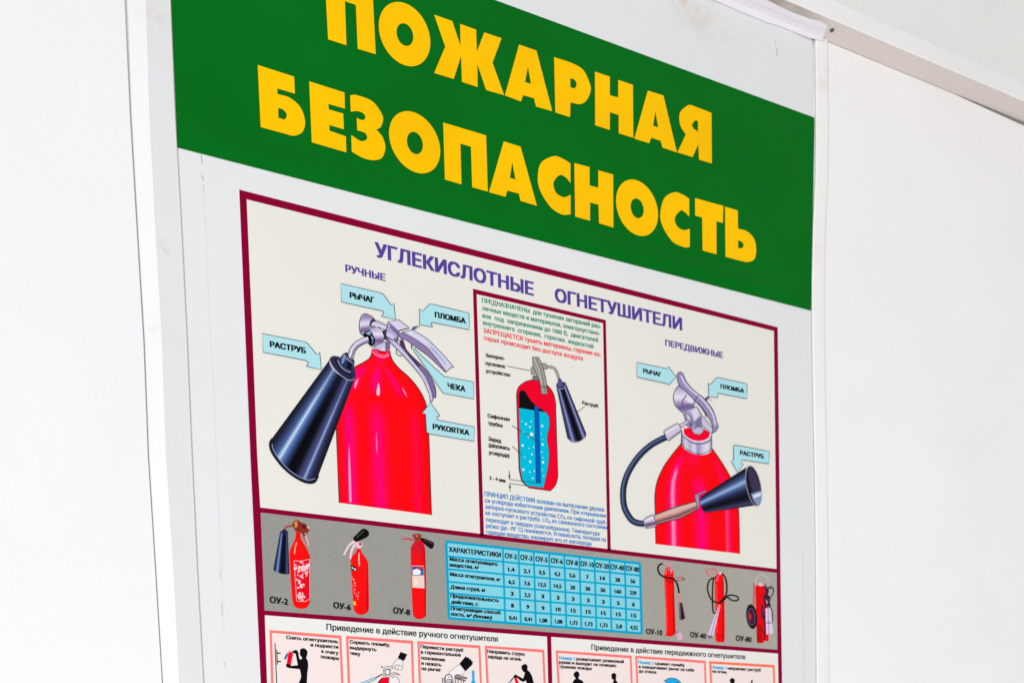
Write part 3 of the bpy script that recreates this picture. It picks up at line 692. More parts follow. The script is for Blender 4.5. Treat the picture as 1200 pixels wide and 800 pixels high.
# ------------------------------------------------------------------ cut-away drawing and its texts
d3 = holder('cutaway_drawing')
U = lambda pts: Z(540,450,6,pts)
W6 = lambda pts: Z(600,410,6.67,pts)
P = Print(.0009)
P.outlined([(605.3,463.3),(606.5,456,1),(610,451,1),(618,446.2,1),(630,445.2,1),(642,452,1),(648.5,461,1),(651.1,472),(653.7,558.3),(651,568,1),(645,574.7),(620,571.3),(611.7,563.3,1),(608.3,550)], (240,0,42), DARK, .9)
P.fill(U([(408,75),(418,46,1),(450,50,1),(490,110,1),(530,150,1),(600,197),(408,166)]), BLACK)
P.outlined(U([(408,166),(600,196),(622,240,1),(620,310,1),(607,380,1),(620,480,1),(612,590,1),(582,728),(470,715),(437,680,1),(418,600)]), (0,186,216), DARK, .6)
P.outlined(U([(518,152),(548,160),(562,697),(530,695)]), (0,92,182), (10,40,90), .6)
for x, y, r in ((498,352,13),(458,280,7.5),(485,300,6.5),(495,262,5),(430,262,4),(572,293,8),(440,338,6),(475,370,5),(435,430,9),(480,450,4.5),(500,492,6.5),(450,513,4.5),(488,545,9),(440,600,9),(485,617,5),(505,660,6),(575,423,8),(578,548,9),(565,345,3.5),(575,385,3.5),(568,475,4.5),(578,515,3.5),(573,602,3.5),(583,645,4.5),(517,610,5),(513,442,5)):
    P.fill(U(ell(x, y, r * .9, r, 1.0, 10)), (226,240,242), smooth=False)
P.build('cylinder', d3)
GR = (158,156,146)
P = Print(.0014)
P.outlined(W6([(163,200),(200,200),(207,238),(160,236)]), (120,118,110), DARK, .6); P.outlined(W6([(150,135),(172,130),(198,190),(150,190)]), GR, DARK, .6)
pp = W6([(272,130),(325,138,1),(350,172,1),(368,225)]); P.stroke(pp, 3.0, DARK); P.stroke(pp, 2.0, (172,170,162))
P.outlined(W6([(225,100),(262,105),(282,125),(272,150),(235,147)]), GR, DARK, .6)
P.outlined(W6([(160,55),(207,55),(240,130,1),(265,230,1),(278,346),(230,344),(215,250,1),(165,130)]), GR, DARK, .7)
P.stroke(W6([(185,60),(225,160,1),(250,280,1),(262,340)]), .9, (108,106,98)); P.stroke(W6([(175,65),(210,150,1),(236,270)]), .8, (196,194,186)); P.stroke(W6([(225,285),(272,292)]), .8, DARK)
P.build('valve', d3)
P = Print(.0015)
g = W6([(346,285),(422,262),(432,684),(580,650)])
P.grid([(g[0], g[1]), (g[2], g[3])], lambda u, v: stops([(0,(30,28,50)),(.14,(70,74,128)),(.24,(150,160,200)),(.32,(60,62,112)),(.48,(8,8,16)),(.64,(14,12,24)),(.76,(74,78,130)),(.82,(168,176,208)),(.88,(70,74,122)),(1,(26,24,44))], u), nu=36, sub=12, bulge=lambda v: (1.6 * v + .6, 3.6 + 3.0 * v))
P.fill(W6([(344,285),(350,262,1),(358,250),(362,225,1),(378,222,1),(392,245),(418,255,1),(422,268),(405,296,1),(365,302,1)]), (58,58,100)); P.stroke(W6([(346,290),(368,304,1),(405,298,1),(422,270)]), .6, (150,150,190))
P.fill(W6([(362,228),(390,244),(388,280,1),(362,284,1),(356,262)]), (84,84,136)); P.stroke(W6([(434,688),(480,720,1),(540,705,1),(580,655)]), .7, (110,112,150))
P.build('horn', d3)
P = Print(.0016)
for a in (((594.2,428.7),(621.7,434.2)), U([(360,290),(535,400)]), U([(362,435),(430,497)]), U([(340,668),(535,693)]), U([(343,697),(465,713)]), U([(820,195),(872,155)]), U([(341,608),(343,665)]), U([(345,700),(347,756)])):
    Print(.0016).stroke(list(a), .65, (50,46,44)).build('leader_line', d3)
Print(.0016).fill(U([(334,640),(349,640),(343,666)]), DARK).build('arrow_head', d3); Print(.0016).fill(U([(338,728),(353,728),(345,700)]), DARK).build('arrow_head', d3)
P = Print(.0016)
for t, p0, p1, hh in (('Запорно-',(569.2,417.8),(591.5,421.8),4.1),('пусковое',(569.2,427.2),(592,431.2),4.1),('устройство',(569.5,436.2),(598,441.2),4.1),('Сифонная',(571.7,488.8),(597.2,493.2),4.3),('трубка',(572,497.3),(588.7,500.5),4.3),('Заряд',(572.5,515.9),(587.2,518.7),4.5),('(двуокись',(572.8,523.0),(597.5,527.4),4.5),('углерода)',(573,532.0),(597,535.8),4.5),('3 - 4 мм',(573.8,561.5),(592.2,565),4.1),('Раструб',(682.5,473.5),(700.8,477.4),4.0)):
    Print(.0016).text(t, p0, p1, hh, BLACK, .045).build('lettering', d3)
TEAL, REDT, BLUE = (0,140,112), (236,44,58), (10,122,200)
P = Print(.0009)
for t, p0, p1, hh, c in (
  ('ПРЕДНАЗНАЧЕНЫ  для тушения загораний раз-',(565,354.4),(704.2,385.0),5.4,TEAL),('личных веществ и материалов, электроустано-',(565.3,363.2),(703,393.0),5.2,TEAL),
  ('вок  под  напряжением до 1000 В,  двигателей',(565.5,372.0),(700.8,400.8),5.2,TEAL),('внутреннего  сгорания,  горючих  жидкостей',(566.2,380.3),(695.3,408.2),5.2,TEAL),
  ('ЗАПРЕЩАЕТСЯ тушить материалы, горение ко-',(566.7,389.6),(704.2,418),5.4,REDT),('торых происходит без доступа воздуха',(566.7,398.0),(682.8,422.2),5.2,REDT)):
    Print(.0009).text(t, p0, p1, hh, c, .034).build('text_line', poster)
P = Print(.0009)
for t, p0, p1, hh in (
  ('ПРИНЦИП ДЕЙСТВИЯ основан на вытеснении двуоки-',(568,581.0),(709.2,599.4),5.4),('си углерода избыточным давлением. При открывании',(568.3,588.2),(710,606.2),5.0),
  ('запорно-пускового устройства CO₂ по сифонной труб-',(568.8,595.4),(710.8,614.1),5.0),('ке поступает к раструбу. CO₂ из сжиженного состояния',(569.2,602.8),(711.2,620),5.0),
  ('переходит в твердое (снегообразное). Температура',(569.5,610.6),(702.5,627.2),5.0),('резко (до -70° С) понижается. Углекислота, попадая на',(569.7,617.8),(710,634.2),5.0),
  ('горящее вещество, изолирует его от кислорода',(570,625.2),(693,638.8),5.0)):
    Print(.0009).text(t, p0, p1, hh, BLUE, .030).build('text_line', poster)

# ------------------------------------------------------------------ table of figures
tb = holder('data_table')
TQ = [(522.9,634.1),(750.0,659.7),(752.1,741.7),(526.1,723.9)]
Print(.0009).fill(TQ, (132,208,224), smooth=False).build('table_ground', tb)
yl = [(68,70),(150,0),(222,0),(293,0),(357,0),(428,0),(498,0)]
tt = [0, .190, .358, .523, .672, .838, 1.0]; tr_ = [0, .173, .338, .504, .667, .824, 1.0]
xtop = [0, .292, .373, .451, .531, .609, .687, .765, .843, .921, 1.0]
def tpt(c, r):   # column line c, row line r (may be fractional)
    def li(a, q): i = min(int(q), len(a) - 2); return a[i] + (a[i + 1] - a[i]) * (q - i)
    x = li(xtop, c); a = lerp2(TQ[0], TQ[1], x); b = lerp2(TQ[3], TQ[2], x)
    return lerp2(a, b, li(tt, r) * (1 - x) + li(tr_, r) * x)
for r in range(7): Print(.0010).stroke([tpt(0, r), tpt(10, r)], 3.0 if r in (0, 6) else 2.2, (0,164,202)).build('table_rule', tb)
for c in range(11): Print(.00104).stroke([tpt(c, 0), tpt(c, 6)], 3.0 if c in (0, 10) else 2.2, (0,164,202)).build('table_rule', tb)
def cell(t, p0, p1, hh, bold, shear=0.0): Print(.0011).text(t, p0, p1, hh, BLACK, bold, shear).build('lettering', tb)
cell('ХАРАКТЕРИСТИКИ', (526.3,646.0), (586.8,652.6), 5.6, .05)
for t, p0, p1 in (('Масса огнетушащего',(526.7,656.3),(583,662.7)),('вещества, кг',(526.7,663.2),(561.8,666.6)),('Масса огнетушителя, кг',(527.1,674.0),(586.8,680.8)),('Длина струи, м',(527.7,689.0),(568.4,693.0)),('Продолжительность',(527.7,699.4),(584.5,705.2)),('действия, с',(528.4,706.4),(560.1,709.6)),('Огнетушащая способ-',(528.2,714.2),(587.6,719.6)),('ность, м² (бензин)',(528.4,720.6),(576.4,725.2))):
    cell(t, p0, p1, 4.3, .06, .22)
heads = ['ОУ-2','ОУ-3','ОУ-5','ОУ-6','ОУ-8','ОУ-10','ОУ-20','ОУ-40','ОУ-80']
vals = ['1,4 2,1 3,5 4,2 5,6 7 14 28 56','6,2 7,6 13,5 14,5 20 30 50 160 239','3 2,5 3 3 3 3 3 5 6','8 9 9 10 15 15 15 15 15','0,41 0,41 1,08 1,08 1,73 1,73 1,73 2,8 4,52']
wd = {1:.16, 2:.30, 3:.42, 4:.52}
for r, line in enumerate([heads] + [v.split() for v in vals]):
    for c, t in enumerate(line):
        a, b = tpt(c + 1, r + .72), tpt(c + 2, r + .72)
        L = b[0] - a[0]
        if r == 0: w = .76 if len(t) == 4 else .86
        else: w = wd[len(t)] * (1.0 if ',' not in t else .92)
        cell(t, lerp2(a, b, .5 - w / 2), lerp2(a, b, .5 + w / 2), 5.8 if r == 0 else 4.6, .048 if r == 0 else .06)

# ------------------------------------------------------------------ row of small photographs
def photo(): return holder('extinguisher_photo')
def code(o, t, p0, p1, hh): Print(.0016).text(t, p0, p1, hh, BLACK, .042).build('lettering', o)
RP, RPD = (248, 14, 14), (196, 8, 12)
e = photo(); q = lambda pts: Z(310,605,6.956,pts)
P = Print(.0010).fill(q([(254,122),(291,122),(300,185,1),(362,300,1),(370,450),(371,680,1),(350,735,1),(300,750,1),(245,730,1),(225,660,1),(203,300,1),(216,250,1),(248,185,1)]), RP)
P.fill(q([(355,300),(370,320),(371,680,1),(355,725),(350,500)]), (214,6,14)); P.stroke(q([(262,210),(250,250,1),(244,302)]), 1.3, (255,170,160)); P.build('cylinder', e)
P = Print(.0012).fill(q([(240,356),(290,362),(370,345),(370,668),(330,688),(262,688)]), (226,10,34)); P.stroke(q([(240,356),(290,362,1),(368,345),(370,668),(330,690,1),(262,688)]), .6, (255,190,200), True)
rr = random.Random(3)
for cx, cy, n in ((268,412,12),(340,400,10),(330,430,8),(300,655,8),(280,520,6),(265,430,9),(325,415,13),(290,485,7),(345,465,4),(298,560,10),(290,640,14),(315,665,5),(300,380,5)):
    for i in range(n):
        x, y = cx + rr.uniform(-24, 24), cy + rr.uniform(-20, 20)
        P.fill(q([(x + rr.uniform(4, 13) * math.cos(t), y + rr.uniform(4, 13) * math.sin(t)) for t in (.2, 1.3, 2.4, 3.6, 5.1)]), mixc((255,236,238), (255,120,140), rr.random() * .8))
P.build('sticker', e)
P = Print(.0012).stroke(q([(160,112),(178,82,1),(235,72)]), 2.4, (128,36,34)); P.stroke(q([(165,100),(180,78,1),(230,70)]), .8, (214,120,100))
P.fill(q([(225,60),(240,35),(265,25),(300,48),(335,60),(372,95),(350,135),(320,130),(374,240),(348,232),(305,135),(250,115)]), (136,44,34))
P.fill(q([(240,45),(265,32),(270,80),(250,95)]), (214,134,72)); P.fill(q([(325,160),(340,155),(372,240),(352,235)]), (236,170,160)); P.fill(q([(300,60),(350,80),(345,100),(310,90)]), (92,22,24)); P.fill(q([(345,70),(372,92),(366,104),(345,90)]), (220,180,150))
P.build('valve', e)
g = q([(128,122),(190,124),(72,432),(203,462)])
P = Print(.0013).grid([(g[0], g[1]), (g[2], g[3])], lambda u, v: stops([(0,(14,18,38)),(.12,(40,62,112)),(.24,(126,160,210)),(.34,(30,44,84)),(.5,(6,8,18)),(.7,(14,16,32)),(.86,(70,84,124)),(1,(20,22,44))], u), nu=24, sub=6, bulge=lambda v: (0, 3 * v - .6))
P.fill(q([(128,126),(140,118),(150,105),(178,108),(188,130,1),(160,142,1)]), (28,38,70)); P.build('horn', e)
code(e, 'ОУ-2', (316.4,705.6), (337.3,708.2), 7.2)

e = photo(); q = lambda pts: Z(390,610,6.667,pts)
P = Print(.0010).fill(q([(190,212),(215,212),(226,245,1),(272,312,1),(277,350),(281,690,1),(250,727,1),(200,729,1),(165,692,1),(140,310,1),(152,275,1),(182,240,1)]), RP)
P.fill(q([(268,330),(276,340),(280,690,1),(262,715),(262,500)]), (206,6,14)); P.stroke(q([(206,248),(204,290,1),(207,352)]), 1.5, (255,186,176)); P.build('cylinder', e)
P = Print(.0012).fill(q([(138,345),(186,360),(188,397),(142,382)]), (26,24,28)); P.fill(q([(146,358),(158,362),(160,376),(148,372)]), (226,224,222)); P.fill(q([(166,366),(180,370),(181,388),(167,384)]), (214,214,212))
for i in range(26):
    t = i / 25; x, y = 150 + 50 * t + rr.uniform(-14, 14), 440 + 165 * t + rr.uniform(-14, 14)
    P.fill(q([(x + rr.uniform(2, 7) * math.cos(a), y + rr.uniform(2, 8) * math.sin(a)) for a in (.3, 1.6, 2.9, 4.4)]), mixc((255,210,214), (255,110,120), rr.random()))
P.fill(q([(160,625),(180,630),(180,662),(163,652)]), (250,196,40)); P.build('sticker', e)
P = Print(.0012).stroke(q([(168,158),(125,195,1),(86,266)]), 3.2, (222,206,214), w2=2.4); P.stroke(q([(176,180),(150,225,1),(135,296)]), 3.4, (232,206,214), w2=2.2)
P.fill(q([(160,150),(235,172),(236,190),(214,216),(190,214),(170,186)]), (226,190,200)); P.fill(q([(205,170),(232,176),(222,190),(205,186)]), (120,50,56)); P.build('valve', e)
P = Print(.0013).fill(q([(158,132),(225,66),(250,60,1),(280,84,1),(281,112,1),(262,130),(190,163),(170,160)]), (14,12,14)); P.stroke(q([(185,130),(245,78)]), .8, (84,84,86)); P.build('horn', e)
code(e, 'ОУ-6', (390.8,711.8), (410.9,714.6), 7.0)

e = photo()
g = q([(608,205),(722,210),(626,725),(729,735)])
P = Print(.0010).fill(q([(609,215,1),(640,158),(660,148,1),(695,150),(722,215,1),(729,735,1),(700,762,1),(655,762,1),(626,728,1)]), (244,14,18))
P.grid([tuple(q(r)) for r in ([(640,160),(692,158)],[(614,205),(718,212)],[(610,240),(721,246)],[(612,345),(721,350)])], lambda u, v: mixc(mixc((206,24,46), (244,14,18), sstep(.35, 1, v)), (180,10,26), .5 * bump(u, 1, .25)), nu=10, sub=4); P.fill(q([(712,230),(722,240),(728,735,1),(716,750)]), (206,8,18)); P.build('cylinder', e)
P = Print(.0012).fill(q([(617,350),(710,350),(717,526),(622,520)]), (232,206,196)); P.fill(q([(619,354),(709,354),(711,425),(621,425)]), (84,74,148)); P.fill(q([(625,385),(660,372),(690,392),(680,420),(626,420)]), (238,240,244))
P.fill(q([(690,385),(708,385),(709,420),(682,424)]), (40,110,180)); P.fill(q([(665,356),(708,356),(708,372),(670,372)]), (200,50,70)); P.fill(q([(634,450),(660,445),(665,500),(638,505)]), (244,226,190)); P.build('sticker', e)
P = Print(.0012).stroke(q([(540,142),(580,140,1),(645,152)]), 1.5, (214,50,66)); P.fill(q([(618,108),(650,98),(690,104),(688,150),(655,160),(632,130)]), (140,56,40)); P.fill(q([(640,110),(665,106),(660,130)]), (196,116,90)); P.build('valve', e)
P = Print(.0013).fill(q([(688,130),(720,138),(785,165),(792,180,1),(782,212,1),(760,217),(700,166),(686,150)]), (26,14,18)); P.stroke(q([(710,145),(785,180)]), .9, (84,62,66)); P.build('horn', e)
code(e, 'ОУ-8', (460.9,717.8), (480.2,720.4), 7.0)

e = photo(); q = lambda pts: Z(760,650,7.27,pts)
P = Print(.0010).fill(q([(133,165,1),(143,125,1),(155,103),(190,100),(214,150,1),(222,400),(229,660,1),(195,692,1),(155,680,1),(148,500)]), (250,16,16)); P.fill(q([(206,160),(214,200),(222,400),(228,660,1),(208,684),(204,400)]), (206,8,16)); P.fill(q([(140,160),(152,120),(162,118),(150,170)]), (255,84,84)); P.fill(q([(140,220),(152,222),(166,640),(156,640)]), (255,54,50)); P.fill(q([(150,215),(215,210),(190,240),(160,235)]), (206,10,20)); P.build('cylinder', e)
P = Print(.0012).fill(q([(163,72),(186,68),(204,130),(186,160),(172,130)]), (222,150,160)); P.stroke(q([(180,95),(182,150)]), 1.2, (120,20,40))
P.stroke(q([(222,196),(285,186),(312,208)]), .9, (214,64,76)); P.stroke(q([(312,208),(240,216)]), .8, (206,70,84)); P.fill(q([(278,185),(314,205),(300,212)]), (120,30,44)); P.stroke(q([(155,660),(145,695)]), 1.2, (230,40,44)); P.stroke(q([(225,640),(255,672)]), 1.4, (214,60,80)); P.build('valve', e)
P = Print(.0013).stroke(q([(125,72),(92,84,1),(80,120,1),(100,165,1),(150,190,1),(210,203,1),(242,240,1),(262,325)]), 2.0, (20,16,20)); P.stroke(q([(122,72),(165,76)]), 1.5, (196,150,176)); P.stroke(q([(262,325),(270,405)]), 1.7, (238,130,144)); P.build('hose', e)
P = Print(.0013).fill(q([(260,402),(286,406),(313,538),(287,552),(264,545)]), (58,26,36)); P.stroke(q([(266,410),(272,542)]), .8, (150,110,130)); P.build('horn', e)
P = Print(.0013).fill(q(ell(265,690,26,31,3)), (234,190,212)); P.stroke(q(ell(265,690,17,20,2)), .8, (206,130,170), True); P.fill(q(ell(265,690,6,7,0)), (200,130,170)); P.build('wheel', e)
code(e, 'ОУ-10', (757.4,742.2), (776.1,743.9), 6.2)

e = photo()
P = Print(.0010).fill(q([(565,215,1),(580,165,1),(610,150,1),(632,175,1),(642,215,1),(648,730,1),(610,742,1),(572,727,1),(567,400)]), (250,10,14)); P.fill(q([(570,225),(585,175,1),(605,170),(590,225)]), (255,70,104)); P.fill(q([(628,200),(640,220),(646,728),(626,736),(630,500)]), (206,6,14)); P.fill(q([(574,250),(584,250),(590,660),(580,660)]), (255,60,60)); P.stroke(q([(570,680),(610,690,1),(648,682)]), .8, (150,10,20)); P.build('cylinder', e)
P = Print(.0012).stroke(q([(580,160),(578,126,1),(500,122,1),(492,148,1),(542,192)]), 1.0, (236,84,96)); P.fill(q([(595,150),(622,145),(624,165),(600,165)]), (232,206,212)); P.build('valve', e)
P = Print(.0013)
for pl, w in (([(578,186),(520,215,1),(503,290,1),(530,370,1),(575,402,1),(620,400,1),(665,355,1),(700,340,1),(750,350,1),(767,368,1),(755,385,1),(715,385,1),(670,355)], 1.7), ([(624,153),(655,195,1),(668,270,1),(660,340,1),(615,408)], 1.9), ([(556,190),(546,280,1),(546,420,1),(552,485,1),(568,496)], 1.7), ([(610,405),(660,358)], 3.0)):
    P.stroke(q(pl), w, (24,20,22))
P.build('hose', e)
P = Print(.0014).fill(q([(602,422),(612,428),(580,570),(548,700),(525,710,1),(503,680),(535,590)]), (216,200,226)); P.stroke(q([(606,430),(560,580),(530,690)]), .9, (160,130,170)); P.fill(q([(503,678),(548,690),(540,706,1),(512,704,1)]), (134,84,120)); P.build('horn', e)
code(e, 'ОУ-40', (809.1,746.0), (827.2,747.9), 6.2)

e = photo(); q = lambda pts: Z(850,660,8,pts)
P = Print(.0010).fill(q([(284,225,1),(300,200,1),(350,202,1),(375,235),(408,700),(402,725),(362,722),(355,742,1),(296,742),(288,480)]), (226,8,16)); P.fill(q([(290,560),(330,560),(345,742),(296,742)]), (186,6,14)); P.fill(q([(300,195),(330,170),(360,200),(330,215)]), (238,180,200)); P.stroke(q([(330,600),(370,660),(360,720)]), 1.2, (70,16,20)); P.build('cylinder', e)
P = Print(.0012).stroke(q([(282,205),(290,140,1),(335,104,1),(385,125,1),(406,168)]), 1.0, (206,188,214)); P.stroke(q([(268,180),(262,380)]), 1.0, (222,40,60)); P.stroke(q([(280,190),(276,400)]), .8, (226,90,100)); P.stroke(q([(266,274),(300,268)]), .9, (200,30,50)); P.build('handle', e)
P = Print(.0013)
for pl, w in (([(372,195),(395,230,1),(440,215,1),(452,262,1),(425,310,1),(395,290,1),(405,225,1),(440,240)], 1.2), ([(365,210),(385,260,1),(365,320,1),(375,400,1),(368,540,1),(375,660)], 1.6), ([(350,390),(345,450,1),(360,520)], 2.4), ([(360,300),(400,340,1),(420,400)], 2.2), ([(425,330),(400,380,1),(435,430,1),(444,520,1),(430,555),(375,552)], 1.1), ([(385,300),(370,350,1),(400,410)], 2.0), ([(375,240),(400,250,1),(390,300,1),(420,330)], 2.2)):
    P.stroke(q(pl), w, (62,26,62))
P.build('hose', e)
P = Print(.0014).fill(q([(376,420),(396,416),(400,560),(404,662),(384,660),(380,540)]), (226,206,232)); P.fill(q([(404,418),(426,420),(436,550),(450,640,1),(425,664,1),(410,640),(408,540)]), (220,200,230)); P.stroke(q([(384,552),(436,556)]), .9, (50,20,50)); P.build('horn', e)
P = Print(.0014).fill(q(ell(248,495,53,116,22)), (36,20,34)); P.stroke(q(ell(244,497,33,76,14)), 1.5, (98,64,92), True); P.fill(q(ell(240,498,24,56,10)), (62,34,54)); P.fill(q(ell(234,496,13,32,5)), (206,30,40)); P.build('wheel', e)
code(e, 'ОУ-80', (862.5,750.0), (880.6,751.9), 6.2)

# ------------------------------------------------------------------ step by step instructions
Print(.0009).text('Приведение в действие ручного огнетушителя', (382.9,737.4), (583.2,751.4), 7.1, (18,18,30), .030).build('heading', poster)
Print(.0009).text('Приведение в действие передвижного огнетушителя', (693.3,760.7), (873.3,771.9), 6.2, (18,18,30), .030).build('heading', poster)
PINK, PALE = (255, 122, 118), (240, 225, 221)
NB = (18, 170, 226)
def step(q4, ink, wl, wr, wt):
    a, b, c, d = q4            # outer corners: top left, top right, bottom right, bottom left
    o = Print(.0009).fill(q4, PALE, smooth=False).build('step_frame', poster)
    i = [(a[0] + wl, a[1] + wt), (b[0] - wr, b[1] + wt), (c[0] - wr, c[1]), (d[0] + wl, d[1])]
    Print(.00095).fill([a, b, c, d], ink, holes=[i[:2] + [(i[2][0], c[1] - 4), (i[3][0], d[1] - 4)]], smooth=False).build('rim', o)
    return o
def words(o, lines, hh):
    for t, p0, p1, *c in lines: Print(.0011).text(t, p0, p1, hh, c[0] if c else BLACK, .058, res=1).build('lettering', o)
def figure(o, P): P.build('pictogram', o)
def bot(x, xb): return x + (xb - x) * 2.6
def quad(tlx, tly, trx, try_, l800, r800):
    kl = (l800 - tlx) / (800 - tly); kr = (r800 - trx) / (800 - try_)
    return [(tlx, tly), (trx, try_), (trx + kr * (935 - try_), 935), (tlx + kl * (925 - tly), 925)]
s1 = step(quad(315.7,737.6,400.0,744.2,317.6,402.4), PINK, 3.0, 2.6, 3.4)
words(s1, [('Снять огнетушитель',(335.6,748.1),(396.2,753.2)),('и поднести',(364.2,756.8),(396.2,759.5)),('к очагу',(376.8,764.3),(396.4,766.5)),('пожара',(376.0,770.6),(396.8,772.9))], 4.1)
q = lambda pts: Z(310,750,13.33,pts)
P = Print(.0011).stroke(q([(163,40),(190,667),(215,1200)]), 1.2, (70,64,72)); P.stroke(q([(190,140),(200,375)]), 1.3, (96,88,96)); P.stroke(q([(195,195),(252,195)]), 1.5, DARK); P.stroke(q([(200,326),(258,326)]), 1.5, DARK)
P.fill(q([(560,130),(620,120,1),(668,165,1),(664,230,1),(650,270),(675,320,1),(682,400,1),(668,520,1),(660,700),(690,1000),(640,1010),(600,800),(540,1000),(490,990),(535,660),(570,560,1),(550,445),(400,432),(345,412,1),(334,370),(400,368),(412,395),(520,385),(500,280),(485,205),(440,190),(430,165),(490,145,1),(522,168),(545,290),(577,292),(587,260),(565,245),(548,205)]), BLACK)
P.fill(q([(372,195,1),(410,177,1),(445,197,1),(411,372),(345,366)]), (244,0,44)); P.fill(q([(350,188),(372,205),(336,302),(298,286)]), (86,150,190)); P.fill(q([(350,210),(362,215),(335,270),(322,262)]), (14,30,50)); P.stroke(q([(375,180),(390,155,1),(410,170)]), .5, (90,90,100))
P.fill(q([(340,365),(412,372),(408,410),(350,408)]), BLACK); figure(s1, P)
s2 = step(quad(405.3,744.5,484.0,750.2,407.4,485.5), PINK, 3.0, 2.6, 3.4)
words(s2, [('Сорвать пломбу,',(410,753.4),(457.2,757.2)),('выдернуть',(410.2,760.0),(441,762.5)),('чеку',(410.5,766.4),(422,767.9))], 4.1)
q = lambda pts: Z(400,750,13.33,pts)
HAND, HL = (238,232,232), (88,80,96)
P = Print(.0011).fill(q([(925,175),(1030,215),(980,318),(880,272)]), BLACK)
P.outlined(q([(880,285),(958,318),(960,400,1),(945,450,1),(890,455,1),(830,440),(800,400),(825,345,1)]), HAND, HL, .5); P.stroke(q([(830,410),(860,380,1),(900,385,1),(945,410)]), .8, HL); P.stroke(q([(850,440),(855,405)]), .5, HL); P.stroke(q([(885,450),(890,405)]), .6, HL)
P.outlined(q([(655,470),(700,410,1),(795,405),(800,440),(720,445),(690,470),(660,560)]), (226,220,222), HL, .7); P.outlined(q(ell(722,492,42,46,0,14)), HAND, HL, 1.2); P.outlined(q([(655,480),(680,470),(685,560),(745,575),(660,580)]), (214,208,212), HL, .6)
P.stroke(q([(620,395),(655,430)]), 1.0, (70,60,66)); P.stroke(q([(640,525),(530,585)]), 1.3, DARK)
P.outlined(q([(520,575),(548,600),(330,700),(250,720),(260,690),(300,665)]), (160,214,234), HL, .5)
P.fill(q([(570,720),(585,650,1),(660,578,1),(765,568),(740,720)]), (242,0,40)); P.stroke(q([(570,720),(585,650,1),(645,582)]), 1.6, DARK)
P.outlined(q([(745,590),(770,540,1),(800,580),(850,555,1),(900,620,1),(905,720),(740,720)]), HAND, HL, .6); P.stroke(q([(760,520),(840,500,1),(925,545)]), .8, (140,120,126)); P.stroke(q([(790,540),(850,520),(920,540)]), .7, (120,104,112)); figure(s2, P)
s3 = step(quad(489.0,750.5,563.0,755.8,490.6,564.7), PINK, 2.8, 2.4, 3.2)
words(s3, [('Перевести раструб',(493,758.8),(542.8,763.2)),('в горизонтальное',(493.4,765.3),(540,768.8)),('положение',(493.7,772.0),(521.5,774.5)),('и нажать',(494,778.3),(517,780.3)),('на рычаг',(494.2,784.5),(517,786.2))], 4.1)
q = lambda pts: Z(485,755,13.33,pts)
P = Print(.0011).outlined(q([(715,300),(795,400),(770,470),(690,460),(640,475),(620,600),(600,560),(540,465),(560,415)]), HAND, HL, .5)
P.fill(q([(810,175),(830,200),(850,190),(870,225),(885,215),(900,250),(922,262),(912,310),(810,412),(713,293)]), BLACK)
P.outlined(q([(495,600),(490,500,1),(540,460,1),(590,490,1),(600,640),(495,640)]), HAND, (40,36,44), 1.1); P.fill(q(ell(547,502,12,10,0,10)), DARK); P.outlined(q([(445,520),(480,515),(485,580),(448,585)]), (214,208,212), (40,36,44), 1.0); P.outlined(q([(515,545),(580,540),(590,590),(515,595)]), (206,200,206), (40,36,44), .9)
P.outlined(q([(630,490),(660,465),(835,515),(828,530),(660,515)]), (150,140,150), HL, .8); P.stroke(q([(640,520),(810,560)]), 1.4, HL)
for x in (650, 690, 735, 775): P.stroke(q([(x, 540), (x + 5, 640)]), .9, HL)
P.fill(q([(905,402),(945,400),(948,560),(962,580),(955,640),(900,640),(897,578),(911,560)]), NB); P.fill(q([(140,640),(152,586),(168,640)]), (120,190,220)); figure(s3, P)
s4 = step(quad(567.8,755.8,637.8,760.6,570.0,639.4), PINK, 2.8, 2.4, 3.2)
words(s4, [('Направить струю',(571.4,764.4),(614.9,767.9)),('заряда на огонь',(571.7,770.5),(610.9,773.8))], 4.1)
q = lambda pts: Z(565,755,13.33,pts)
P = Print(.0011).fill(q([(613,325),(670,297,1),(710,332,1),(706,390),(750,430,1),(782,495),(812,610),(840,900),(780,900),(740,760),(700,900),(650,900),(700,610),(682,555),(645,578),(600,560),(545,512),(505,522),(480,500),(520,463,1),(562,485),(642,526),(668,430),(645,422),(617,378)]), BLACK)
P.fill(q([(498,522),(542,515),(620,720),(570,740)]), (244,0,44)); P.stroke(q([(485,515),(438,575)]), 1.4, DARK); P.outlined(q([(440,560),(452,580),(400,660),(360,640)]), (150,200,226), HL, .5); P.stroke(q([(420,590),(395,625)]), 1.0, (30,50,80)); figure(s4, P)
s5 = step(quad(651.2,761.4,740.3,767.7,653.3,741.4), PINK, 2.6, 2.3, 3.0)
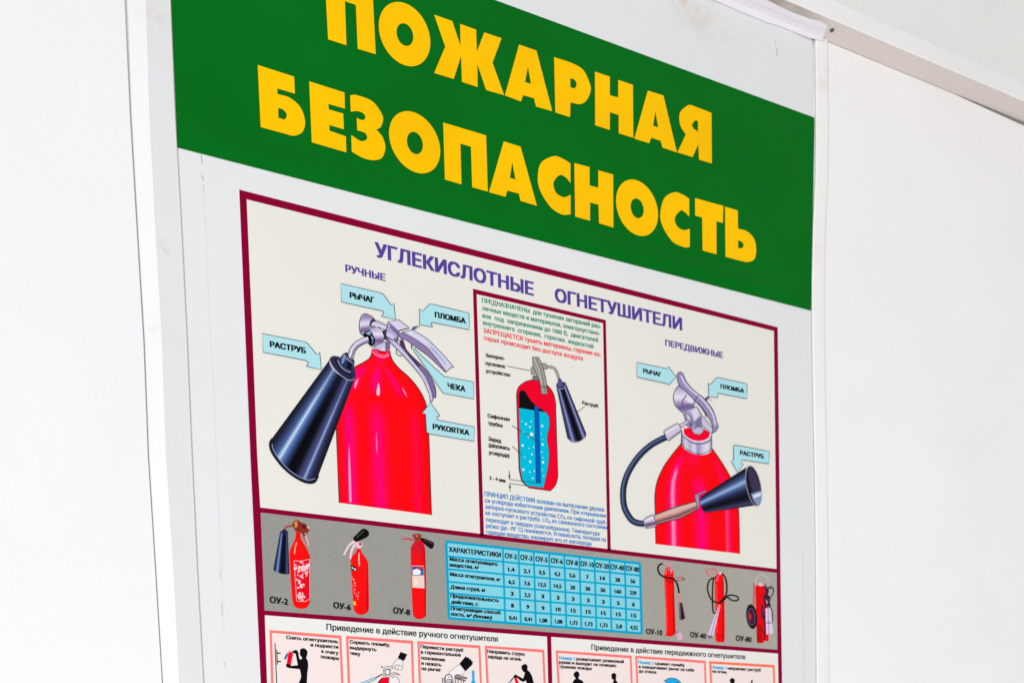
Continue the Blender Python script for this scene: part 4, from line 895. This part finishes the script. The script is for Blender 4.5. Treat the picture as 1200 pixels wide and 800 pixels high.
words(s5, [('Номер 1',(655.2,771.7),(673.4,773.0),NB),('разматывает резиновый',(675.5,773.1),(731,776.4)),('рукав и выходит на позицию',(655.3,776.9),(722.1,781.1)),('тушения пожара',(655.4,782.0),(693.2,784.6))], 3.7)
q = lambda pts: Z(650,775,12,pts)
P = Print(.0011).fill(q([(265,165),(298,132,1),(333,138,1),(352,182),(335,222),(342,240),(392,265,1),(420,320),(440,600),(250,600),(243,310),(270,255,1),(297,235),(268,195)]), BLACK)
figure(s5, P); P = Print(.0011).fill(q([(793,180),(830,154,1),(862,170,1),(866,220),(860,245),(890,300),(930,600),(810,600),(818,300),(830,250),(805,240)]), BLACK); figure(s5, P); P = Print(.0011).fill(q([(955,300),(964,285),(976,300),(980,420),(955,420)]), NB); figure(s5, P)
s6 = step(quad(744.3,767.7,827.1,773.5,745.6,828.0), PINK, 2.5, 2.2, 3.0)
words(s6, [('Номер 2',(748.2,776.8),(766,778.2),NB),('срывает пломбу',(767.6,778.3),(802.2,780.6)),('и поворачивает рычаг на себя',(748.6,782.2),(813.1,786.3)),('до отказа',(748.7,787.3),(769,788.7))], 3.6)
q = lambda pts: Z(745,775,7.06,pts)
P = Print(.0011).outlined(q([(233,156),(290,132,1),(352,150,1),(392,200),(330,205),(300,176,1),(262,176)]), (28,172,232), DARK, .7); P.stroke(q([(320,176),(350,168)]), .8, DARK); figure(s6, P)
s7 = step(quad(830.9,774.0,907.8,778.6,832.2,908.4), (255, 116, 84), 2.5, 2.2, 3.0)
words(s7, [('Номер 1',(834.2,782.6),(851.1,783.9),NB),('направляет раструб',(852.9,783.9),(891.5,786.3)),('на огонь',(834.8,787.4),(851.6,788.7))], 3.6)
P = Print(.0011).fill(q([(776,148),(798,132,1),(820,148,1),(816,176),(840,200),(850,300),(770,300),(775,200),(788,176),(780,165)]), BLACK); figure(s7, P); P = Print(.0011).stroke(q([(962,150),(956,220)]), 2.0, BLACK); figure(s7, P)

bpy.data.objects.remove(font_ob)
bpy.data.curves.remove(font_curve)
